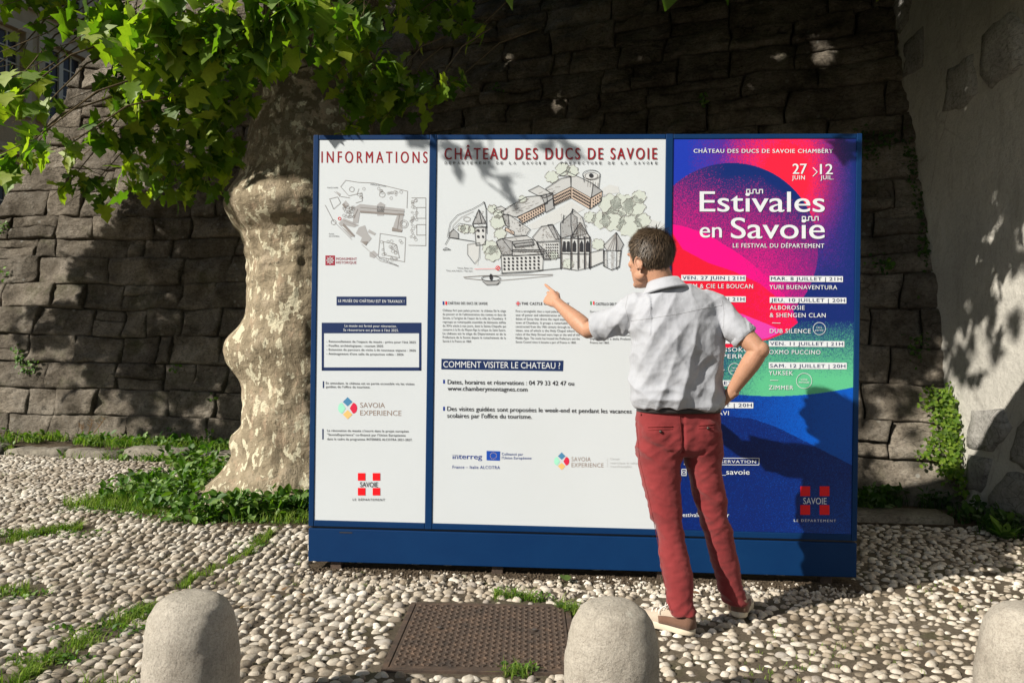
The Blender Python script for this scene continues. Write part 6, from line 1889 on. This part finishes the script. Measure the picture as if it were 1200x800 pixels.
def seam(name, bv, pts, r_, mat, parent, n=14, off=.0003):
    P_ = []
    for (a, b) in zip(pts[:-1], pts[1:]):
        for k in range(n):
            t = k/n; q = surf(bv, a[0]+(b[0]-a[0])*t, a[1]+(b[1]-a[1])*t, off)
            if q is not None: P_.append(q)
    q = surf(bv, *pts[-1], off)
    if q is not None: P_.append(q)
    if len(P_) > 2: return MB().tube(P_, r_, 6).build(name, mat, parent, True)
seam('back_seam', tb, [(796.5, 486), (798, 505), (799, 520)], .0016, M['seam'], tro)
seam('side_seam', tb, [(746, 495), (750, 540), (762, 590), (772, 640), (779, 690), (788, 718)], .0013, M['seam'], tro)
for a, b, c_ in (((759.5, 500.5), (788.5, 499.5), (774, 505.5)), ((818.5, 498.8), (838, 497), (829.5, 501.5))):
    pk_ = seam('back_pocket', tb, [a, b], .0022, M['seam'], tro, off=.0018)
    seam('pocket_welt', tb, [(a[0], a[1]+3.4), (b[0], b[1]+3.2)], .0016, M['seam'], tro)
    q = surf(tb, *c_, .003)
    if q is not None:
        d = (CAMP-q).normalized(); MB().tube([q, q+d*.004], .0065, 14).build('pocket_button', M['button'], tro, True)
pk_ = seam('front_pocket', tb, [(744.5, 500), (743.9, 508), (744.5, 516)], .003, M['button'], tro)
# belt and waistband
bl = MB(); bl.loft([ring_px(746.3, 844, 475.5, 3.645, .121), ring_px(745.8, 844.3, 482.0, 3.648, .1235)], 40, 2.5); bl.build('belt', M['belt'], man, True)
for px in (752, 796, 838):
    a, b = surf(tb, px, 473.5, .012), surf(tb, px, 486, .004)
    if a and b: MB().tube([a, a.lerp(b, .5)+Vector((0, -.006, 0)), b], .0045, 8).build('belt_loop', M['trouser'], tro, True)

# ---- shirt
sh = MB()
sh.loft([ring_px(764, 812, 333, 3.615, .066), ring_px(755, 828, 341, 3.612, .085), ring_px(744, 840, 350, 3.61, .102), ring_px(739, 847, 362, 3.608, .116), ring_px(738.5, 848, 380, 3.612, .130), ring_px(740, 846.5, 402, 3.62, .138), ring_px(741.5, 846, 425, 3.63, .140), ring_px(741.5, 846.5, 450, 3.64, .140), ring_px(740.5, 847, 464, 3.642, .142), ring_px(741, 847, 472.5, 3.645, .142), ring_px(743, 846, 476.0, 3.645, .137)], 40, 2.35)
def sleeve(P_, r_): sh.tube(P_, r_, 26)
sleeve([atY(770, 354, 3.61), atY(752, 360, 3.61), atY(733, 370, 3.66), atY(716, 378, 3.715), atY(701.5, 382.5, 3.76)], [.066, .073, .070, .064, .0645])
sleeve([atY(820, 354, 3.62), atY(837, 361, 3.62), atY(851, 374, 3.59), atY(863, 386, 3.565), atY(872.5, 395, 3.55)], [.066, .071, .065, .058, .0575])
sme = remesh(sh, .0052, 5, .5)
def sfold(p, n):
    x, y, z = p
    u = Vector((x-.74, 0, z-1.2))
    # long soft folds falling from the yoke, plus drags towards the right armpit and the waist
    yoke = 1/(1+math.exp((z-1.36)/.02))
    a = mnoise.noise(Vector((x*11+.9*math.sin(z*3), y*4, z*2.2)))
    b = mnoise.noise(Vector(((x+z)*8, y*5, (z-x)*2.4))+Vector((3, 0, 0)))
    c2_ = mnoise.noise(Vector(((x-z*.8)*9, y*5, (z+x)*3))+Vector((0, 7, 0)))
    low = math.exp(-((z-1.05)/.10)**2)
    d = yoke*(.009*(1-2.8*abs(a)) + .009*(1-2.8*abs(b))) + .006*(1-2.6*abs(c2_)) + low*.009*(1-2.4*abs(mnoise.noise(Vector((x*7, y*5, z*15)))))
    if x < .60 and z > 1.28 and abs(n[0]) < 2: d += .006*(1-2.4*abs(mnoise.noise(Vector((x*16+z*8, y*8, z*12)))))
    if x > 1.02 and z > 1.25: d += .006*(1-2.4*abs(mnoise.noise(Vector((x*10+z*20, y*8, z*10-x*12)))))
    d += .0016*mnoise.noise(Vector((x*45, y*45, z*45))) - .005
    return d
displace(sme, sfold)
sho = link_mesh('shirt', sme, M['shirt'], man)
sb_ = bvh_of(sho)
seam('yoke_seam', sb_, [(739, 376), (765, 372.5), (800, 367), (826, 361), (846, 358)], .0009, M['shirt_seam'], sho)
seam('armhole_seam', sb_, [(736.5, 343), (733, 360), (737, 378), (738.5, 396)], .0009, M['shirt_seam'], sho)
seam('armhole_seam', sb_, [(846, 352), (848.5, 366), (848, 384)], .0009, M['shirt_seam'], sho)
seam('hem_stitch', sb_, [(743, 470.5), (770, 476), (800, 478), (844, 477)], .0008, M['shirt_seam'], sho)
# sleeve cuffs
def cuff(c, d, r_, mat):
    d = d.normalized(); a = d.cross(vup).normalized(); b = d.cross(a); q = MB(); n = 30; V = []; F = []
    for k, (dz, rr) in enumerate(((-.028, r_+.0005), (-.026, r_+.0035), (0, r_+.0045), (.003, r_+.001), (.001, r_-.006))):
        for i in range(n):
            t = 2*math.pi*i/n; w_ = 1+.03*math.sin(3*t+1)+.02*math.sin(7*t)
            V.append(c+d*dz+(a*math.cos(t)+b*math.sin(t))*rr*w_)
    for k in range(4):
        for i in range(n): F.append((k*n+i, k*n+(i+1) % n, (k+1)*n+(i+1) % n, (k+1)*n+i))
    q.add(V, F); o = q.build('sleeve_cuff', mat, sho, True); return o
cuff(atY(700, 383, 3.765), atY(701.5, 382.5, 3.76)-atY(716, 378, 3.715), .0645, M['shirt'])
cuff(atY(873.5, 396, 3.548), atY(872.5, 395, 3.55)-atY(863, 386, 3.565), .0575, M['shirt'])
# collar: stand and turned-down leaf round the neck
cb = MB(); n = 48; V = []; F = []
cc0 = atY(778, 335.5, 3.60); ca_ = (tl_+Vector((0, 0, .16))).normalized(); cbk = Vector((-tl_.y, tl_.x, 0))-Vector((0, 0, .20)); cup = ca_.cross(cbk.normalized())
prof = [(.062, -.03), (.062, .014), (.064, .026), (.068, .027), (.078, .008), (.092, -.012), (.099, -.021), (.100, -.026), (.094, -.030)]
for k, (rr, hz) in enumerate(prof):
    for i in range(n):
        t = 2*math.pi*i/n
        front = max(0, math.sin(t))          # +cbk is the front
        wob = .002*mnoise.noise(Vector((math.cos(t)*3, math.sin(t)*3, k*.5)))
        V.append(cc0 + ca_*math.cos(t)*(rr+wob)*1.04 + cbk*math.sin(t)*(rr+wob)*.98 + cup*(hz - (.018*front if k > 3 else .006*front)))
for k in range(len(prof)-1):
    for i in range(n): F.append((k*n+i, k*n+(i+1) % n, (k+1)*n+(i+1) % n, (k+1)*n+i))
cb.add(V, F); co_ = cb.build('collar', M['shirt'], sho, True)

# ---- shoes
def shoe(heel, ang, s, lift=0.0):
    root = empty('shoe', (0, 0, 0)); bpy.data.objects.remove(root)
    d = Vector((math.cos(ang), math.sin(ang), 0)); r_ = Vector((d.y, -d.x, 0))
    T = lambda x, y, z: heel + r_*x + d*y + Vector((0, 0, z+lift*max(0, 1-y/.2)))
    def outline(k, n=40):
        pts = []
        for i in range(n):
            t = 2*math.pi*i/n; y = .145-.145*math.cos(t); 
            w_ = np.interp(y, [0, .01, .04, .09, .13, .19, .23, .265, .285, .29], [0, .020, .034, .033, .036, .048, .047, .036, .016, 0])*k
            x = w_*(1 if math.sin(t) > 0 else -1)
            pts.append((x+s*.006*math.sin(y*9), .145+(y-.145)*k))
        return pts
    q = MB(); V = []; F = []; n = 40
    for k, z in ((1.0, .0), (1.05, .004), (1.06, .026), (1.03, .031), (.9, .031)):
        V += [T(x, y, z) for x, y in outline(k)]
    for j in range(4):
        for i in range(n): F.append((j*n+i, j*n+(i+1) % n, (j+1)*n+(i+1) % n, (j+1)*n+i))
    F.append(tuple(reversed(range(n)))); F.append(tuple(4*n+i for i in range(n)))
    q.add(V, F); so = q.build('sole', M['sole'], man, True)
    def up(name, secs, mat, grow=0.0):
        V = []; F = []; n = 22
        for (y, w_, h_) in secs:
            for i in range(n):
                t = math.pi*i/(n-1)
                V.append(T(-math.cos(t)*(w_+grow)*(1 if abs(math.cos(t)) > .5 else 1)+s*.006*math.sin(y*9), y, .029+(math.sin(t)**.75)*(h_+grow)))
        for j in range(len(secs)-1):
            for i in range(n-1): F.append((j*n+i, j*n+i+1, (j+1)*n+i+1, (j+1)*n+i))
        F.append(tuple(range(n))); F.append(tuple((len(secs)-1)*n+i for i in range(n-1, -1, -1)))
        q = MB(); q.add(V, F); o = q.build(name, mat, man, True); return o
    up('shoe_upper', [(.003, .022, .050), (.015, .033, .070), (.04, .036, .078), (.08, .035, .080), (.115, .036, .074), (.14, .040, .062), (.17, .045, .050), (.21, .046, .040), (.245, .040, .032), (.27, .028, .024), (.284, .012, .012)], M['canvas'])
    V = []; F = []; n = 30      # brown counter wrapping the heel and quarters
    for j, fz in enumerate((0.0, .5, 1.0)):
        for i in range(n):
            t = -1+2*i/(n-1); y = .155*abs(t)**1.6; w_ = np.interp(y, [0, .004, .015, .04, .12, .16], [0, .0225, .035, .0385, .0385, .0435])
            h_ = (.052+.004*math.cos(t*6))*(1-.45*abs(t)**2) if abs(t) > .25 else .056
            z = .029+h_*fz
            tap = 1-.10*fz
            V.append(T(math.copysign(w_, t)*tap+s*.006*math.sin(y*9), y-.004+.006*fz, z))
    for j in range(2):
        for i in range(n-1): F.append((j*n+i, j*n+i+1, (j+1)*n+i+1, (j+1)*n+i))
    q = MB(); q.add(V, F); o = q.build('heel_counter', M['suede'], man, True)
    sdm = o.modifiers.new('t', 'SOLIDIFY'); sdm.thickness = .003; sdm.offset = 1
    # laces
    for k in range(5):
        y = .115+.02*k; h_ = np.interp(y, [.115, .14, .17, .21], [.074, .062, .050, .040])+.029
        q = MB(); q.tube([T(-.02, y, h_-.008), T(-.008, y+.004, h_+.003), T(.008, y+.004, h_+.003), T(.02, y, h_-.008)], .0026, 6); q.build('lace', M['lace'], man, True)
    for sx in (-1, 1):
        q = MB(); q.tube([T(0, .118, .108), T(sx*.018, .128, .120), T(sx*.036, .122, .108), T(sx*.030, .112, .096), T(sx*.008, .116, .104)], .0022, 6); q.build('lace', M['lace'], man, True)
        q = MB(); q.tube([T(0, .118, .108), T(sx*.02, .14, .100), T(sx*.03, .155, .082), T(sx*.038, .150, .068)], .0022, 6); q.build('lace', M['lace'], man, True)
hl = ground(813, 744, .012); hl.z = .012
shoe(hl, R(141), 1)
hr_ = ground(866, 727, .012); hr_.z = .012
shoe(hr_, R(68), -1, .012)
